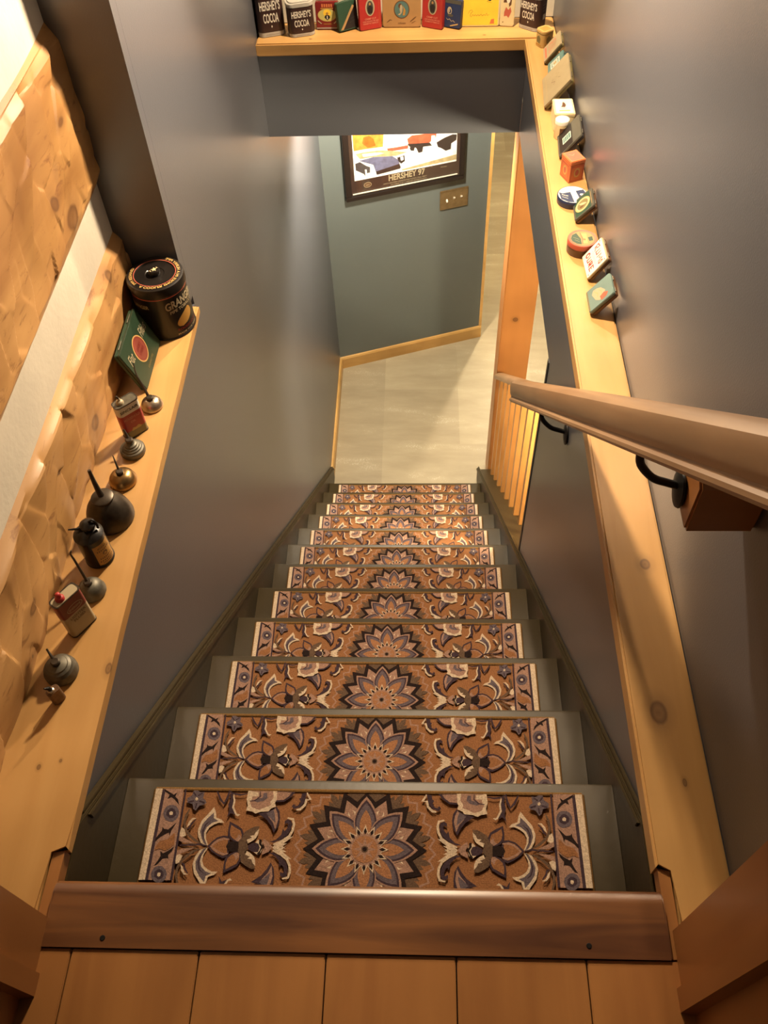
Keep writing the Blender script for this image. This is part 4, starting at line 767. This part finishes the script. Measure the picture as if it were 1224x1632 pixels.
bm = bmesh.new(); box(bm, -W_/2+.03, W_/2-.022, -.012, -.002, .022, H_-.022); fin('mat_board', bm, mat('poster_brown', (.040, .022, .018), .35), t)
bm = bmesh.new()
for q in ([(-.288, .0305), (.292, .0305), (.292, .035), (-.288, .035)],): prism(bm, q, -.0205, -.013, 'y', 0, .001)
fin('silver_fillet', bm, C_['white'], t)
POSTER = "W:55 356 53 105 611 106 612 261;o:56 356 58 269 120 269 212 263 217 329;O:104 302 112 331 141 337 164 315 174 277 132 273;b:233 250 281 247 347 246 344 228 238 231;R:341 280 366 294 462 287 499 280 493 257 462 239 426 233 347 252;k:341 253 462 237 475 218 426 221 423 194 401 192 389 222 353 236;k:365 242 382 230 377 209 360 213 353 229;k:499 231 542 248 585 258 609 253 607 223 580 210 578 179 550 175 528 192 506 205;W:471 273 490 271 493 220 488 175 478 177 478 223 469 237;T:66 253 119 254 197 248 340 210 279 201 159 219 88 221;W:101 246 178 239 220 228 172 225 106 229;T:308 120 610 144 611 115 314 112;N:62 201 87 206 121 177 139 167 137 123 115 115 104 136 63 164;B:81 213 159 219 261 203 297 172 297 154 241 146 168 136 157 176 116 196;k:168 136 297 154 305 133 296 119 173 116;W:119 136 168 139 173 116 305 126 305 117 124 113;W:138 173 156 173 157 154 141 153;k:285 190 325 195 327 163 306 152 291 170;W:302 190 319 190 320 171 306 169;W:111 160 120 158 121 114 113 115"
PC = dict(W=('white', 'p_white', (.97, .94, .86)), o=('o', 'p_autumn', (.62, .27, .05)), O=('O', 'p_foliage', (.38, .13, .02)), b=('b', 'p_brick', (.45, .10, .06)), R=('R', 'p_truck', (.50, .10, .05)), k=('k', 'p_black', (.03, .02, .02)),
          T=('T', 'p_straw', (.42, .34, .18)), N=('N', 'p_charcoal', (.05, .045, .05)), B=('B', 'p_blue', (.13, .14, .24)))  # N is a near-black ink of the print
keys = list(PC); bm = bmesh.new(); hh = 0
for item in POSTER.split(';'):
    c, body = item.split(':'); v = [float(a)/1000 for a in body.split()]; pts = [(x-.326, z) for x, z in zip(v[0::2], v[1::2])]
    if c == 'W' and hh == 0: pts = [(-.273, .105), (.285, .105), (.285, .455), (-.273, .455)]
    hh += 1; add_poly(bm, pts, lambda a, b: (a, -.0122-.00005*hh, b), keys.index(c))
hh += 1; add_poly(bm, [(-.27, .36), (.28, .30), (.28, .45), (-.27, .45)], lambda a, b: (a, -.0122-.00005*hh, b), keys.index('o'))
fin('print', bm, [mat(PC[k][1], PC[k][2], .35, var=.25, vscale=45) for k in keys], t, recalc=False)
bm = bmesh.new(); f3 = lambda a, b: (a, -.0150, b)
add_text(bm, 'HERSHEY 97', .010, .0855, .200, .036, f3, 0, .03); add_text(bm, 'AACA EASTERN DIVISION NATIONAL FALL MEET', .0, .057, .24, .007, f3, 0, 0); add_text(bm, 'OCTOBER 9 10 11 HERSHEY PENNSYLVANIA', .02, .045, .20, .006, f3, 0, 0)
add_poly(bm, ell(-.205, .072, .021, .015), f3, 0); add_poly(bm, ell(-.205, .072, .0185, .0125), lambda a, b: (a, -.0152, b), 1); add_text(bm, 'aaca', -.205, .072, .020, .007, lambda a, b: (a, -.0154, b), 0, 0); add_text(bm, 'Hershey', .215, .088, .035, .010, f3, 0, 0, .3)
fin('poster_lettering', bm, [C_['bone'], C_['brown']], t, recalc=False)
bm = bmesh.new(); box(bm, -W_/2+.031, W_/2-.023, -.0215, -.0208, .023, H_-.023)
gm = bpy.data.materials.new('picture_glass'); gm.use_nodes = True; N_g, L_g = nt(gm); N_g.remove(N_g['Principled BSDF']); tr = N_g.new('ShaderNodeBsdfTransparent'); gl = N_g.new('ShaderNodeBsdfGlossy'); gl.inputs['Roughness'].default_value = .03; mg = N_g.new('ShaderNodeMixShader'); mg.inputs[0].default_value = .06
L_g.new(tr.outputs[0], mg.inputs[1]); L_g.new(gl.outputs[0], mg.inputs[2]); L_g.new(mg.outputs[0], N_g['Material Output'].inputs[0])
fin('glass', bm, gm, t)
# triple switch plate
t = empty('switch_plate', onwall(.7285, -1.520), (0, 0, R(ANG)), 'antique brass wall plate with three light toggles below the poster', 'light switch')
bm = bmesh.new(); bpl = mat('brass_plate', (.30, .22, .12), .38, .8, var=.15)
o_ = rrect(.164, .117, .004, 3); prism(bm, o_, -.004, -.0005, 'y', 0, .0015)
for (x0, x1, z0, z1) in ((-.080, .080, .051, .0565), (-.080, .080, -.0565, -.051), (-.080, -.0745, -.051, .051), (.0745, .080, -.051, .051)): box(bm, x0, x1, -.0065, -.0038, z0, z1, 0, .0012)
fin('plate', bm, bpl, t, smooth=40)
for i in (-1, 0, 1):
    bm = bmesh.new(); u = -.004 if i < 0 else .002
    prism(bm, [(-.0040, -.004), (-.0130, .006+u*.2), (-.0130, .012+u*.2), (-.0040, .009)] if i >= 0 else [(-.0040, -.009), (-.0130, -.012), (-.0130, -.006), (-.0040, .004)], i*.042-.0048, i*.042+.0048, 'x', 0, .001)
    fin('toggle', bm, C_['white'], t)
    for z in (-.024, .024):
        bm = bmesh.new(); lathe(bm, [(0, .0012), (.002, .0010), (.0026, 0)], 12); bmesh.ops.transform(bm, matrix=Matrix.Translation((i*.042, -.0040, z)) @ Matrix.Rotation(PI/2, 4, 'X'), verts=bm.verts); fin('screw', bm, bpl, t)
